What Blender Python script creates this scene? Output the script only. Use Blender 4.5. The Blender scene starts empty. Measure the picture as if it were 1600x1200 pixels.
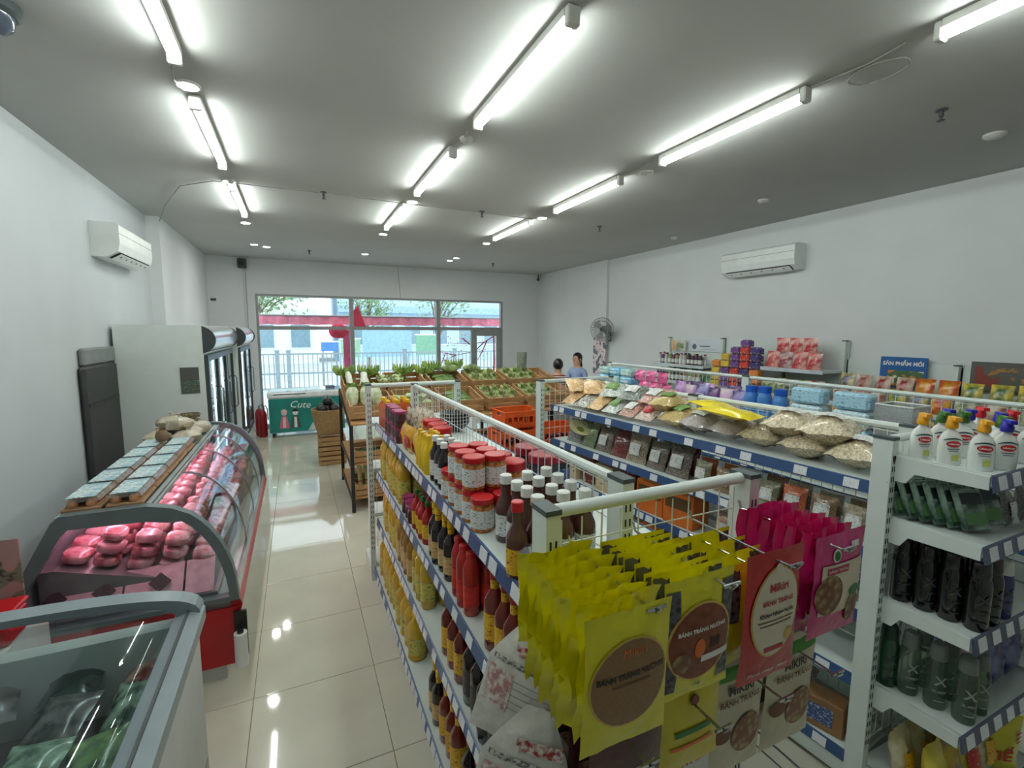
import bpy, math, random
from math import sin, cos, pi, atan2, sqrt, radians
from mathutils import Vector, Matrix
random.seed(11)
SC = bpy.context.scene
COL = SC.collection

# ------------------------------------------------------------------ camera
cam = bpy.data.cameras.new('camera')
cam.sensor_fit = 'HORIZONTAL'; cam.sensor_width = 36.0
cam.lens = 731.0 / 1600.0 * 36.0
cam.clip_start = 0.02; cam.clip_end = 300
camo = bpy.data.objects.new('camera', cam); COL.objects.link(camo)
H = 1.886
fwd = Vector((0.41522, 0.90301, -0.11262)).normalized()
right = Vector((0.90872, -0.41739, 0.00343))
right = (right - fwd * right.dot(fwd)).normalized()
upv = right.cross(fwd)
camo.matrix_world = Matrix(((right.x, upv.x, -fwd.x, 0), (right.y, upv.y, -fwd.y, 0), (right.z, upv.z, -fwd.z, H), (0, 0, 0, 1)))
SC.camera = camo

# ------------------------------------------------------------------ exposure, world
SC.view_settings.view_transform = 'Standard'; SC.view_settings.look = 'None'
SC.view_settings.gamma = 1.0; SC.view_settings.use_curve_mapping = False
SC.view_settings.exposure = 1.30
TUBE_E = 20.0      # fluorescent tubes
DOWN_E = 85.0       # recessed downlights
SKY_E = 1.15       # overcast sky
w = bpy.data.worlds.new('overcast_sky'); SC.world = w; w.use_nodes = True
bg = w.node_tree.nodes['Background']; bg.inputs[0].default_value = (0.86, 0.93, 1.0, 1); bg.inputs[1].default_value = SKY_E
SC.cycles.max_bounces = 8; SC.cycles.diffuse_bounces = 4; SC.cycles.glossy_bounces = 3
SC.cycles.transparent_max_bounces = 12; SC.cycles.transmission_bounces = 4
SC.cycles.caustics_reflective = False; SC.cycles.caustics_refractive = False
SC.cycles.sample_clamp_indirect = 4.0

# ------------------------------------------------------------------ materials
def L1(v):
    v /= 255.0
    return v / 12.92 if v <= 0.04045 else ((v + 0.055) / 1.055) ** 2.4
def lin(c, k=1.0): return (min(1, L1(c[0]) * k), min(1, L1(c[1]) * k), min(1, L1(c[2]) * k), 1)
MATS = {}
def M(name, rgb, rough=0.5, metal=0.0, var=0.08, sc=9.0, bump=0.0, bsc=40.0, spec=0.5, coat=0.0, emit=0.0, ecol=None, trans=0.0, second=None, vor=False, stretch=None):
    """principled material with procedural colour variation (noise or voronoi between two colours)"""
    if name in MATS: return MATS[name]
    m = bpy.data.materials.new(name); m.use_nodes = True; nt = m.node_tree; N = nt.nodes; K = nt.links.new
    b = N['Principled BSDF']
    b.inputs['Roughness'].default_value = rough; b.inputs['Metallic'].default_value = metal
    b.inputs['Specular IOR Level'].default_value = spec; b.inputs['Coat Weight'].default_value = coat
    b.inputs['Coat Roughness'].default_value = 0.08
    if trans: b.inputs['Transmission Weight'].default_value = trans
    c1 = lin(rgb, 1 - var); c2 = lin(second) if second else lin(rgb, 1 + var)
    tc = N.new('ShaderNodeTexCoord'); src = tc.outputs['Object']
    if stretch:
        mp = N.new('ShaderNodeMapping'); mp.inputs['Scale'].default_value = stretch; K(src, mp.inputs[0]); src = mp.outputs[0]
    if vor:
        t = N.new('ShaderNodeTexVoronoi'); t.inputs['Scale'].default_value = sc; fo = t.outputs['Distance']
        rmp = N.new('ShaderNodeValToRGB'); rmp.color_ramp.elements[0].position = 0.15; rmp.color_ramp.elements[1].position = 0.6
    else:
        t = N.new('ShaderNodeTexNoise'); t.inputs['Scale'].default_value = sc; t.inputs['Detail'].default_value = 3; fo = t.outputs['Fac']
        rmp = N.new('ShaderNodeValToRGB'); rmp.color_ramp.elements[0].position = 0.38; rmp.color_ramp.elements[1].position = 0.62
    K(src, t.inputs['Vector']); K(fo, rmp.inputs[0])
    rmp.color_ramp.elements[0].color = c1; rmp.color_ramp.elements[1].color = c2
    K(rmp.outputs[0], b.inputs['Base Color'])
    if bump:
        n2 = N.new('ShaderNodeTexNoise'); n2.inputs['Scale'].default_value = bsc; n2.inputs['Detail'].default_value = 2; K(src, n2.inputs['Vector'])
        bp = N.new('ShaderNodeBump'); bp.inputs['Strength'].default_value = bump; bp.inputs['Distance'].default_value = 0.01
        K(n2.outputs['Fac'], bp.inputs['Height']); K(bp.outputs[0], b.inputs['Normal'])
    if emit:
        b.inputs['Emission Color'].default_value = lin(ecol or rgb); b.inputs['Emission Strength'].default_value = emit
    MATS[name] = m
    return m
def PRINT(name, base, ink, sx=30, sz=110, thr=0.54, rough=0.35, third=None, tsc=14):
    """printed label: rows of small ink dashes over the base colour, optional larger blobs of a third colour"""
    if name in MATS: return MATS[name]
    m = bpy.data.materials.new(name); m.use_nodes = True; nt = m.node_tree; N = nt.nodes; K = nt.links.new
    b = N['Principled BSDF']; b.inputs['Roughness'].default_value = rough
    tc = N.new('ShaderNodeTexCoord'); mp = N.new('ShaderNodeMapping'); mp.inputs['Scale'].default_value = (sx * 2.5, sx * 2.5, sz * 2.5); K(tc.outputs['Object'], mp.inputs[0])
    n = N.new('ShaderNodeTexNoise'); n.inputs['Scale'].default_value = 1.0; n.inputs['Detail'].default_value = 2; K(mp.outputs[0], n.inputs['Vector'])
    r = N.new('ShaderNodeValToRGB'); r.color_ramp.elements[0].position = thr + 0.01; r.color_ramp.elements[1].position = thr + 0.10
    r.color_ramp.elements[0].color = lin(base); r.color_ramp.elements[1].color = lin(ink); K(n.outputs['Fac'], r.inputs[0])
    out = r.outputs[0]
    if third:
        n3 = N.new('ShaderNodeTexNoise'); n3.inputs['Scale'].default_value = tsc; n3.inputs['Detail'].default_value = 1; K(tc.outputs['Object'], n3.inputs['Vector'])
        r3 = N.new('ShaderNodeValToRGB'); r3.color_ramp.elements[0].position = 0.53; r3.color_ramp.elements[1].position = 0.56; K(n3.outputs['Fac'], r3.inputs[0])
        r3.color_ramp.elements[0].color = (0, 0, 0, 1); r3.color_ramp.elements[1].color = (1, 1, 1, 1)
        mx = N.new('ShaderNodeMix'); mx.data_type = 'RGBA'; K(r3.outputs[0], mx.inputs[0]); K(out, mx.inputs[6]); mx.inputs[7].default_value = lin(third); out = mx.outputs[2]
    K(out, b.inputs['Base Color']); MATS[name] = m
    return m
def GLASS(name, tint=(255, 255, 255), refl=1.0, rough=0.02, milk=0.0):
    """thin clear sheet: transparent with fresnel reflection, optional milky film"""
    if name in MATS: return MATS[name]
    m = bpy.data.materials.new(name); m.use_nodes = True; nt = m.node_tree; N = nt.nodes; K = nt.links.new
    N.remove(N['Principled BSDF']); out = N['Material Output']
    tr = N.new('ShaderNodeBsdfTransparent'); tr.inputs[0].default_value = lin(tint)
    gl = N.new('ShaderNodeBsdfGlossy'); gl.inputs['Roughness'].default_value = rough
    lw = N.new('ShaderNodeLayerWeight'); lw.inputs['Blend'].default_value = 0.5
    pw = N.new('ShaderNodeMath'); pw.operation = 'POWER'; pw.inputs[1].default_value = 4.0; K(lw.outputs['Facing'], pw.inputs[0])
    mu = N.new('ShaderNodeMath'); mu.operation = 'MULTIPLY_ADD'; mu.inputs[1].default_value = 0.85 * refl; mu.inputs[2].default_value = 0.035 * refl; K(pw.outputs[0], mu.inputs[0])
    base = tr.outputs[0]
    if milk:
        df = N.new('ShaderNodeBsdfDiffuse'); df.inputs[0].default_value = lin((235, 238, 238))
        nz = N.new('ShaderNodeTexNoise'); nz.inputs['Scale'].default_value = 25
        mm = N.new('ShaderNodeMath'); mm.operation = 'MULTIPLY'; mm.inputs[1].default_value = milk * 2; K(nz.outputs['Fac'], mm.inputs[0])
        m0 = N.new('ShaderNodeMixShader'); K(mm.outputs[0], m0.inputs[0]); K(base, m0.inputs[1]); K(df.outputs[0], m0.inputs[2]); base = m0.outputs[0]
    mx = N.new('ShaderNodeMixShader'); K(mu.outputs[0], mx.inputs[0]); K(base, mx.inputs[1]); K(gl.outputs[0], mx.inputs[2]); K(mx.outputs[0], out.inputs[0])
    MATS[name] = m
    return m
def EMIT(name, rgb, e):
    return M(name, rgb, 0.5, emit=e, var=0)

# ------------------------------------------------------------------ mesh builder
class MB:
    def __init__(s): s.v = []; s.f = []; s.m = []
    def add(s, vs, fs, mi=0):
        o = len(s.v); s.v.extend([tuple(p) for p in vs]); s.f.extend([tuple(i + o for i in f) for f in fs]); s.m.extend([mi] * len(fs)); return s
    def box(s, x0, x1, y0, y1, z0, z1, mi=0):
        return s.add([(x0, y0, z0), (x1, y0, z0), (x1, y1, z0), (x0, y1, z0), (x0, y0, z1), (x1, y0, z1), (x1, y1, z1), (x0, y1, z1)],
                     [(0, 3, 2, 1), (4, 5, 6, 7), (0, 1, 5, 4), (1, 2, 6, 5), (2, 3, 7, 6), (3, 0, 4, 7)], mi)
    def rbox(s, x0, x1, y0, y1, z0, z1, b=0.01, mi=0):
        """box with chamfered edges"""
        X = (x0, x1); Y = (y0, y1); Z = (z0, z1); vs = []; ix = {}
        for i in (0, 1):
            for j in (0, 1):
                for k in (0, 1):
                    si, sj, sk = (b if i == 0 else -b), (b if j == 0 else -b), (b if k == 0 else -b)
                    for a, p in enumerate(((X[i], Y[j] + sj, Z[k] + sk), (X[i] + si, Y[j], Z[k] + sk), (X[i] + si, Y[j] + sj, Z[k]))):
                        ix[i, j, k, a] = len(vs); vs.append(p)
        fs = []
        for i in (0, 1): fs.append([ix[i, j, k, 0] for j, k in ((0, 0), (1, 0), (1, 1), (0, 1))])
        for j in (0, 1): fs.append([ix[i, j, k, 1] for i, k in ((0, 0), (1, 0), (1, 1), (0, 1))])
        for k in (0, 1): fs.append([ix[i, j, k, 2] for i, j in ((0, 0), (1, 0), (1, 1), (0, 1))])
        for i in (0, 1):
            for j in (0, 1): fs.append([ix[i, j, 0, 0], ix[i, j, 1, 0], ix[i, j, 1, 1], ix[i, j, 0, 1]])
        for i in (0, 1):
            for k in (0, 1): fs.append([ix[i, 0, k, 0], ix[i, 1, k, 0], ix[i, 1, k, 2], ix[i, 0, k, 2]])
        for j in (0, 1):
            for k in (0, 1): fs.append([ix[0, j, k, 1], ix[1, j, k, 1], ix[1, j, k, 2], ix[0, j, k, 2]])
        for i in (0, 1):
            for j in (0, 1):
                for k in (0, 1): fs.append([ix[i, j, k, 0], ix[i, j, k, 1], ix[i, j, k, 2]])
        return s.add(vs, fs, mi)
    def cyl(s, p0, p1, r0, r1=None, n=10, mi=0, caps=True):
        r1 = r0 if r1 is None else r1
        p0 = Vector(p0); p1 = Vector(p1); d = (p1 - p0).normalized()
        a = d.orthogonal().normalized(); b = d.cross(a)
        vs = [p0 + (a * cos(2 * pi * i / n) + b * sin(2 * pi * i / n)) * r0 for i in range(n)] + [p1 + (a * cos(2 * pi * i / n) + b * sin(2 * pi * i / n)) * r1 for i in range(n)]
        fs = [(i, (i + 1) % n, n + (i + 1) % n, n + i) for i in range(n)]
        if caps: fs += [tuple(range(n - 1, -1, -1)), tuple(range(n, 2 * n))]
        return s.add(vs, fs, mi)
    def lathe(s, prof, n=14, c=(0, 0, 0), mi=0, sx=1.0, sy=1.0):
        vs = []; fs = []
        for r, z in prof:
            for i in range(n): vs.append((c[0] + r * cos(2 * pi * i / n) * sx, c[1] + r * sin(2 * pi * i / n) * sy, c[2] + z))
        k = len(prof)
        for j in range(k - 1):
            for i in range(n): fs.append((j * n + i, j * n + (i + 1) % n, (j + 1) * n + (i + 1) % n, (j + 1) * n + i))
        fs.append(tuple(range(n - 1, -1, -1))); fs.append(tuple((k - 1) * n + i for i in range(n)))
        return s.add(vs, fs, mi)
    def tube(s, pts, r, n=6, mi=0):
        pts = [Vector(p) for p in pts]; vs = []; fs = []; prev = None
        for i, p in enumerate(pts):
            d = (pts[min(i + 1, len(pts) - 1)] - pts[max(i - 1, 0)]).normalized()
            a = d.orthogonal().normalized() if prev is None else (prev - d * prev.dot(d)).normalized()
            prev = a; b = d.cross(a); rr = r[i] if isinstance(r, (list, tuple)) else r
            vs += [p + (a * cos(2 * pi * k / n) + b * sin(2 * pi * k / n)) * rr for k in range(n)]
        for i in range(len(pts) - 1):
            for k in range(n): fs.append((i * n + k, i * n + (k + 1) % n, (i + 1) * n + (k + 1) % n, (i + 1) * n + k))
        fs.append(tuple(range(n - 1, -1, -1))); fs.append(tuple((len(pts) - 1) * n + k for k in range(n)))
        return s.add(vs, fs, mi)
    def prism(s, poly, d0, d1, axis='y', mi=0):
        """extrude a 2D outline; axis y: outline in (x,z), axis x: outline in (y,z), axis z: outline in (x,y)"""
        g = {'y': lambda p, d: (p[0], d, p[1]), 'x': lambda p, d: (d, p[0], p[1]), 'z': lambda p, d: (p[0], p[1], d)}[axis]
        n = len(poly); vs = [g(p, d0) for p in poly] + [g(p, d1) for p in poly]
        fs = [(i, (i + 1) % n, n + (i + 1) % n, n + i) for i in range(n)] + [tuple(range(n - 1, -1, -1)), tuple(range(n, 2 * n))]
        return s.add(vs, fs, mi)
    def strip(s, poly, d0, d1, th, axis='y', mi=0):
        """a bent sheet that follows an open outline, with thickness th"""
        P2 = [Vector(p) for p in poly]; off = []
        for i, p in enumerate(P2):
            t = (P2[min(i + 1, len(P2) - 1)] - P2[max(i - 1, 0)]).normalized(); off.append(p + Vector((-t.y, t.x)) * th)
        n = len(P2)
        g = {'y': lambda p, d: (p[0], d, p[1]), 'x': lambda p, d: (d, p[0], p[1])}[axis]
        vs = [g(p, d0) for p in P2] + [g(p, d1) for p in P2] + [g(p, d0) for p in off] + [g(p, d1) for p in off]; fs = []
        for i in range(n - 1):
            fs += [(i, i + 1, n + i + 1, n + i), (2 * n + i, 3 * n + i, 3 * n + i + 1, 2 * n + i + 1), (i, 2 * n + i, 2 * n + i + 1, i + 1), (n + i, n + i + 1, 3 * n + i + 1, 3 * n + i)]
        fs += [(0, n, 3 * n, 2 * n), (n - 1, 3 * n - 1, 4 * n - 1, 2 * n - 1)]
        return s.add(vs, fs, mi)
    def ell(s, c, r, nu=10, nv=6, mi=0, wob=0.0, rng=None, power=1.0):
        vs = []; fs = []; rng = rng or random
        for j in range(1, nv):
            t = pi * j / nv
            for i in range(nu):
                p = 2 * pi * i / nu; k = 1 + wob * (rng.random() - .5)
                q = [sin(t) * cos(p), sin(t) * sin(p), cos(t)]
                if power != 1: q = [abs(x) ** power * (1 if x >= 0 else -1) for x in q]
                vs.append((c[0] + r[0] * q[0] * k, c[1] + r[1] * q[1] * k, c[2] + r[2] * q[2] * k))
        n = len(vs); vs += [(c[0], c[1], c[2] + r[2]), (c[0], c[1], c[2] - r[2])]
        for j in range(nv - 2):
            for i in range(nu): fs.append((j * nu + i, (j + 1) * nu + i, (j + 1) * nu + (i + 1) % nu, j * nu + (i + 1) % nu))
        for i in range(nu):
            fs.append((n, i, (i + 1) % nu)); fs.append((n + 1, (nv - 2) * nu + (i + 1) % nu, (nv - 2) * nu + i))
        return s.add(vs, fs, mi)
    def quad(s, a, b, c, d, mi=0): return s.add([a, b, c, d], [(0, 1, 2, 3)], mi)
    def xf(s, mat, i0=0):
        for i in range(i0, len(s.v)): s.v[i] = tuple(mat @ Vector(s.v[i]))
        return s
    def mesh(s, name, mats, smooth=False, sharp=40):
        me = bpy.data.meshes.new(name); me.from_pydata(s.v, [], s.f)
        for m in (mats if isinstance(mats, (list, tuple)) else [mats]): me.materials.append(m)
        if len(me.materials) > 1: me.polygons.foreach_set('material_index', s.m)
        me.update()
        if smooth:
            me.polygons.foreach_set('use_smooth', [True] * len(me.polygons)); me.set_sharp_from_angle(angle=radians(sharp))
        return me
    def obj(s, name, mats, parent=None, smooth=False, **k): return O(name, s.mesh(name, mats, smooth), parent, **k)

def O(name, data, parent=None, loc=None, rot=None, label=None, cat=None, group=None, kind=None, scale=None):
    o = bpy.data.objects.new(name, data); COL.objects.link(o)
    if parent: o.parent = parent
    if loc is not None: o.location = loc
    if rot is not None: o.rotation_euler = rot
    if scale is not None: o.scale = scale if isinstance(scale, (tuple, list)) else (scale,) * 3
    if label: o['label'] = label
    if cat: o['category'] = cat
    if group: o['group'] = group
    if kind: o['kind'] = kind
    return o
def EMP(name, label, cat, loc=(0, 0, 0), rz=0.0, group=None, kind=None):
    return O(name, None, None, loc, (0, 0, rz), label, cat, group, kind)
def S(name, mb, mats, parent=None, smooth=False, **k):
    return O(name, mb.mesh(name, mats, smooth), parent, kind='structure' if parent is None else None, **k)
_font = []
def text_mesh(txt, size, mat, align='CENTER', shear=0.0, bold=0.0):
    cu = bpy.data.curves.new('t', 'FONT'); cu.body = txt; cu.size = size; cu.align_x = align; cu.align_y = 'CENTER'; cu.resolution_u = 2
    cu.shear = shear; cu.offset = bold
    ob = bpy.data.objects.new('t', cu); COL.objects.link(ob)
    dg = bpy.context.evaluated_depsgraph_get(); me = bpy.data.meshes.new_from_object(ob.evaluated_get(dg)); me.name = 'lettering'
    bpy.data.objects.remove(ob); bpy.data.curves.remove(cu)
    me.materials.clear(); me.materials.append(mat)
    return me   # in its own XY plane
ORD = ['first', 'second', 'third', 'fourth', 'fifth', 'sixth', 'seventh', 'eighth', 'ninth', 'tenth', 'eleventh', 'twelfth', 'thirteenth', 'fourteenth', 'fifteenth', 'sixteenth', 'seventeenth', 'eighteenth', 'nineteenth', 'twentieth']
def ordn(i):
    if i < 20: return ORD[i]
    t = ['twenty', 'thirty', 'forty', 'fifty'][(i + 1) // 10 - 2]; u = (i + 1) % 10
    return t + '-' + ORD[u - 1] if u else t[:-1] + 'ieth'
CNT = {}
def nth(key):
    CNT[key] = CNT.get(key, -1) + 1
    return ordn(CNT[key])
class Frame:
    """u runs along the length, d outwards from the middle; rz turns a product's front (-y) outwards"""
    def __init__(s, ox, oy, ang, side=1):
        s.o = (ox, oy); s.U = (cos(ang), sin(ang)); s.D = (s.U[1] * side, -s.U[0] * side); s.rz = atan2(s.D[1], s.D[0]) + pi / 2
    def pt(s, u, d): return (s.o[0] + s.U[0] * u + s.D[0] * d, s.o[1] + s.U[1] * u + s.D[1] * d)
def put(P, loc, rz=0.0, label=None, group=None, s=1.0, rx=0.0, ry=0.0):
    """P = (name, category, [(part name, mesh), ...]) - the first mesh is the thing itself, the others its parts"""
    r = O(P[0], P[2][0][1], None, loc, (rx, ry, rz), label, P[1], group, scale=None if s == 1.0 else s)
    for n, me in P[2][1:]: O(n, me, r)
    return r
ROWN = {1: [''], 2: ['front row', 'back row'], 3: ['front row', 'middle row', 'back row'], 4: ['front row', 'second row', 'third row', 'back row']}
def block(P, desc, where, F, u0, nu, du, d0, nd, dd, z, group, s=1.0, jit=0.006, spin=0.3, frm='from near end', lay=None, rx=0.0, skip=0.0):
    """rows of one product on a shelf: nu along the length, nd deep (front first)"""
    for i in range(nu):
        for j in range(nd):
            if skip and random.random() < skip: continue
            x, y = F.pt(u0 + i * du + random.uniform(-jit, jit), d0 - j * dd + random.uniform(-jit, jit))
            row = ROWN[nd][j]
            key = (desc, row, where, lay); lab = ' '.join(q for q in (desc, nth(key), frm, row, lay or '', where) if q)
            put(P, (x, y, z), F.rz + random.uniform(-spin, spin), lab, group, s * random.uniform(.98, 1.02), rx=rx)
# ================================================================== the setting
XL, XR, YB, YF, ZC = -1.53, 5.34, -2.6, 10.0, 3.2
m_wall = M('wall_paint', (218, 221, 222), 0.75, var=0.02, sc=2)
m_ceil = M('ceiling_paint', (178, 179, 176), 0.85, var=0.02, sc=2)
m_white = M('white_enamel', (225, 229, 226), 0.35, var=0.03)
m_frame = M('window_aluminium', (150, 152, 152), 0.4, var=0.05, metal=0.3)
m_grout = M('grout', (120, 118, 104), 0.8)
m_tile = M('floor_tile_gloss', (206, 205, 188), 0.05, var=0.035, sc=3, spec=0.8)
m_black = M('black_plastic', (24, 25, 26), 0.4)
m_dgrey = M('charcoal_plastic', (62, 68, 70), 0.4)
m_chrome = M('chrome_steel', (190, 194, 196), 0.2, metal=0.9)
m_red = M('red_plastic', (170, 12, 24), 0.3)
m_glass = GLASS('window_glass', (246, 250, 250), 0.7)
m_clear = GLASS('cabinet_glass', (240, 246, 246), 0.9)

fl = S('floor', MB().box(XL - .3, XR + .3, YB - .2, YF + .2, -0.2, -0.003), m_grout)
tile_mesh = MB().rbox(-.2985, .2985, -.2985, .2985, -0.02, 0, 0.0015).mesh('tile', m_tile)
n = 0
for i in range(-3, 10):
    for j in range(-1, 17):
        x = -0.28 + .6 * i + .3; y = 0.16 + .6 * j + .3
        x0, x1 = max(x - .2985, XL), min(x + .2985, XR)
        if x1 - x0 < .05: continue
        if x1 - x0 < .59: O('tile', MB().box(x0 - x, x1 - x, -.2985, .2985, -.02, 0).mesh('tile', m_tile), fl, (x, y, 0))
        else: O('tile', tile_mesh, fl, (x, y, 0))
S('floor_back', MB().box(XL, XR, YB, -.445, -.02, 0), m_tile)
S('ceiling', MB().box(XL - .3, XR + .3, YB - .2, YF + .2, ZC, ZC + .2), m_ceil)
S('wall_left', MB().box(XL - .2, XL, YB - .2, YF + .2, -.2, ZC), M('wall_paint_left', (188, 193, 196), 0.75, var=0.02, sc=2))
S('wall_right', MB().box(XR, XR + .2, YB - .2, YF + .2, -.2, ZC), m_wall)
S('wall_back', MB().box(XL, XR, YB - .2, YB, -.2, ZC), m_wall)
WX0, WX1, WZ = -0.66, 4.36, 2.56
S('wall_front', MB().box(XL, WX0, YF, YF + .2, -.2, ZC).box(WX1, XR, YF, YF + .2, -.2, ZC).box(WX0, WX1, YF, YF + .2, WZ, ZC), m_wall)
S('trim_1', MB().box(XL, -1.40, 6.85, YF, 0, ZC), m_wall)             # column box on the left wall
S('trim_2', MB().box(XR - .05, XR, 7.3, YF, 0, ZC), m_wall)           # shallow column on the right wall
S('trim_3', MB().box(-1.40, -.84, YF - .05, YF, 0, ZC), m_wall)       # pier left of the shopfront

# shopfront: three bays with transom lights, a glass door in the third
MX = [WX0, 1.04, 2.84, WX1]; TZ = 1.93
for k in range(3):
    a, b = MX[k], MX[k + 1]
    wn = EMP('window_%d' % (k + 1), None, None, (0, YF + .06, 0), kind='structure')
    f = MB()
    f.box(a, a + .04, -.04, .06, 0, WZ).box(b - .04, b, -.04, .06, 0, WZ).box(a + .04, b - .04, -.04, .06, WZ - .04, WZ).box(a + .04, b - .04, -.04, .06, TZ - .035, TZ + .035).box(a + .04, b - .04, -.04, .06, 0, .08)
    f.obj('window_frame', m_frame, wn)
    MB().box(a + .04, b - .04, 0, .006, TZ + .035, WZ - .04).obj('pane', m_glass, wn)
    if k < 2: MB().box(a + .04, b - .04, 0, .006, .08, TZ - .035).obj('pane', m_glass, wn)
    else:
        MB().box(a + .04, 3.60, 0, .006, .08, TZ - .035).obj('pane', m_glass, wn)
        d = EMP('door_1', None, None, (0, YF + .06, 0), kind='structure')
        g = MB(); x0, x1 = 3.60, b - .04
        g.box(x0, x0 + .13, -.03, .04, .08, TZ - .035).box(x1 - .1, x1, -.03, .04, .08, TZ - .035).box(x0 + .13, x1 - .1, -.03, .04, TZ - .16, TZ - .035).box(x0 + .13, x1 - .1, -.03, .04, .08, .25)
        g.obj('door_frame', m_frame, d)
        MB().box(x0 + .13, x1 - .1, 0, .006, .25, TZ - .16).obj('pane', m_glass, d)
        MB().tube([(x0 + .07, -.03, .95), (x0 + .07, -.09, .97), (x0 + .07, -.09, 1.23), (x0 + .07, -.03, 1.25)], .012).obj('door_handle', m_chrome, d)

# ------------------------------------------------------------------ tube lights and downlights
m_tube = EMIT('lit_tube', (247, 255, 250), TUBE_E); m_disc = EMIT('lit_disc', (255, 252, 244), DOWN_E)
m_base = M('light_base', (205, 206, 200), 0.5)
ROWS = [(-0.46, 'left', [.18, 1.72, 3.31, 5.03]), (1.08, 'middle', [.18, 1.79, 3.40, 5.03]), (2.56, 'right', [.12, 1.80, 3.40, 5.09])]
tb_base = MB().box(-.03, .03, 0, 1.06, 3.165, 3.198).rbox(-.03, .03, -.035, .0, 3.12, 3.198, .006).rbox(-.03, .03, 1.06, 1.09, 3.12, 3.198, .006).mesh('base', m_base)
tb_tube = MB().cyl((0, .01, 3.14), (0, 1.05, 3.14), .017, n=8).mesh('tube', m_tube, True)
for x, nm, ys in ROWS:
    for q, y in enumerate(ys):
        t = EMP('tube_light', 'lit fluorescent tube %s from the window in the %s ceiling row' % (ordn(len(ys) - 1 - q), nm), 'ceiling light', (x, y, 0), group='tube lights on the ceiling')
        O('base', tb_base, t); O('tube', tb_tube, t)
dl_ring = MB().lathe([(.062, 3.199), (.062, 3.19), (.05, 3.186), (.05, 3.199)], 14).mesh('ring', m_white, True)
dl_disc = MB().lathe([(.049, 3.198), (.049, 3.189)], 14).mesh('lens', m_disc)
for i, (x, y, on) in enumerate([(-.47, 3.17, 1), (-.48, 4.98, 1), (-.5, 6.74, 1), (-.52, 8.35, 1), (1.14, 4.93, 1), (1.14, 6.70, 1), (1.14, 8.54, 1), (2.70, 8.30, 1), (2.68, 8.62, 1), (2.66, 4.96, 1), (2.66, 6.72, 1), (2.70, 3.22, 0), (-.36, 8.5, 1)]):
    nm = 'left' if x < 0 else 'middle' if x < 2 else 'right'
    t = EMP('downlight', ('lit' if on else 'unlit') + ' round downlight, %s along the %s tube row' % (nth('dl' + nm), nm), 'ceiling light', (x, y, 0), group='round downlights')
    O('ring', dl_ring, t)
    O('lens', dl_disc if on else MB().lathe([(.049, 3.198), (.049, 3.189)], 14).mesh('lens', m_base), t)

m_cable = M('grey_cable', (150, 150, 145), 0.6)
def cable(pts, r, label, name='ceiling_cable'):
    return MB().tube(pts, r, 5).obj(name, m_cable, None, True, label=label, cat='cable')
zc = 3.19
cable([(-1.36, 6.7, 3.12), (-1.2, 6.2, zc), (-.9, 5.3, zc), (-.6, 5.0, zc), (-.1, 4.97, zc - .004), (.4, 4.98, zc), (1.0, 5.0, zc - .004), (1.9, 5.02, zc), (2.5, 5.05, zc)], .0045, 'grey cable crossing the ceiling from the left column to the right row')
cable([(-.50, 2.95, zc), (-.52, 3.1, zc - .01), (-.49, 3.27, zc)], .004, 'short grey cable beside the downlight of the left tube row')
cable([(1.08, 3.02, zc), (1.10, 3.2, zc), (1.08, 3.36, zc)], .004, 'short grey cable joining two tubes of the middle row')
cable([(2.56, 3.0, zc), (2.59, 3.2, zc), (2.56, 3.36, zc)], .004, 'short grey cable joining two tubes of the right row')
cable([(2.57, 1.33, zc), (2.60, 1.5, zc), (2.57, 1.76, zc)], .004, 'grey cable between the two nearest tubes of the right row')
cable([(2.72 + .13 * cos(a * .5) * .8, 1.52 + .13 * sin(a * .5), zc - .003 * (a % 3)) for a in range(26)], .004, 'coil of grey cable tied up on the ceiling', 'cable_coil')
cable([(1.98, 9.99, 3.195), (2.0, 9.985, 2.9), (2.02, 9.985, 2.57)], .004, 'thin cable running down the wall above the shopfront', 'wall_cable')
for i, (x, y) in enumerate([(.30, 4.98), (1.93, 5.01), (3.53, 5.06), (3.54, 1.61), (.26, 8.61), (3.56, 8.65)]):
    t = EMP('sprinkler', ['sprinkler head between the left and middle tube rows', 'sprinkler head between the middle and right tube rows', 'sprinkler head right of the right tube row', 'sprinkler head nearest the camera at upper right', 'small sprinkler head near the shopfront, left of middle row', 'small sprinkler head near the shopfront at right'][i], 'sprinkler', (x, y, 0))
    MB().lathe([(.03, 3.199), (.03, 3.192), (.012, 3.19), (.012, 3.16), (.006, 3.155), (.006, 3.14)], 10).obj('stem', m_dgrey, t, True)
    MB().lathe([(.02, 3.14), (.02, 3.136)], 10).obj('deflector', m_black, t)
for i, (x, y, r) in enumerate([(4.28, 1.64, .06), (4.30, 3.36, .05), (4.88, 5.18, .05), (-.46, 4.93, .03), (1.12, 3.2, .045)]):
    MB().lathe([(r, 3.199), (r, 3.185), (r * .7, 3.17), (r * .3, 3.165)], 14).obj('smoke_detector', m_base, None, True, cat='smoke detector', loc=(x, y, 0),
        label=['round ceiling disc nearest the camera at upper right', 'round ceiling disc above the right air conditioner', 'round ceiling disc near the right wall, furthest back', 'small round junction box on the left tube row', 'round junction box between tubes of the middle row'][i])
# dome at the upper left corner of the view
t = EMP('dome_camera', 'dark grey dome on the ceiling near the left wall', 'security camera', (-1.07, 2.74, 0))
MB().lathe([(.10, 3.199), (.10, 3.165), (.085, 3.15)], 18).obj('base', m_dgrey, t, True)
MB().lathe([(.08, 3.15), (.07, 3.11), (.04, 3.085), (.005, 3.08)], 18).obj('dome', M('smoked_dome', (70, 80, 92), .15), t, True)

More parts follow.
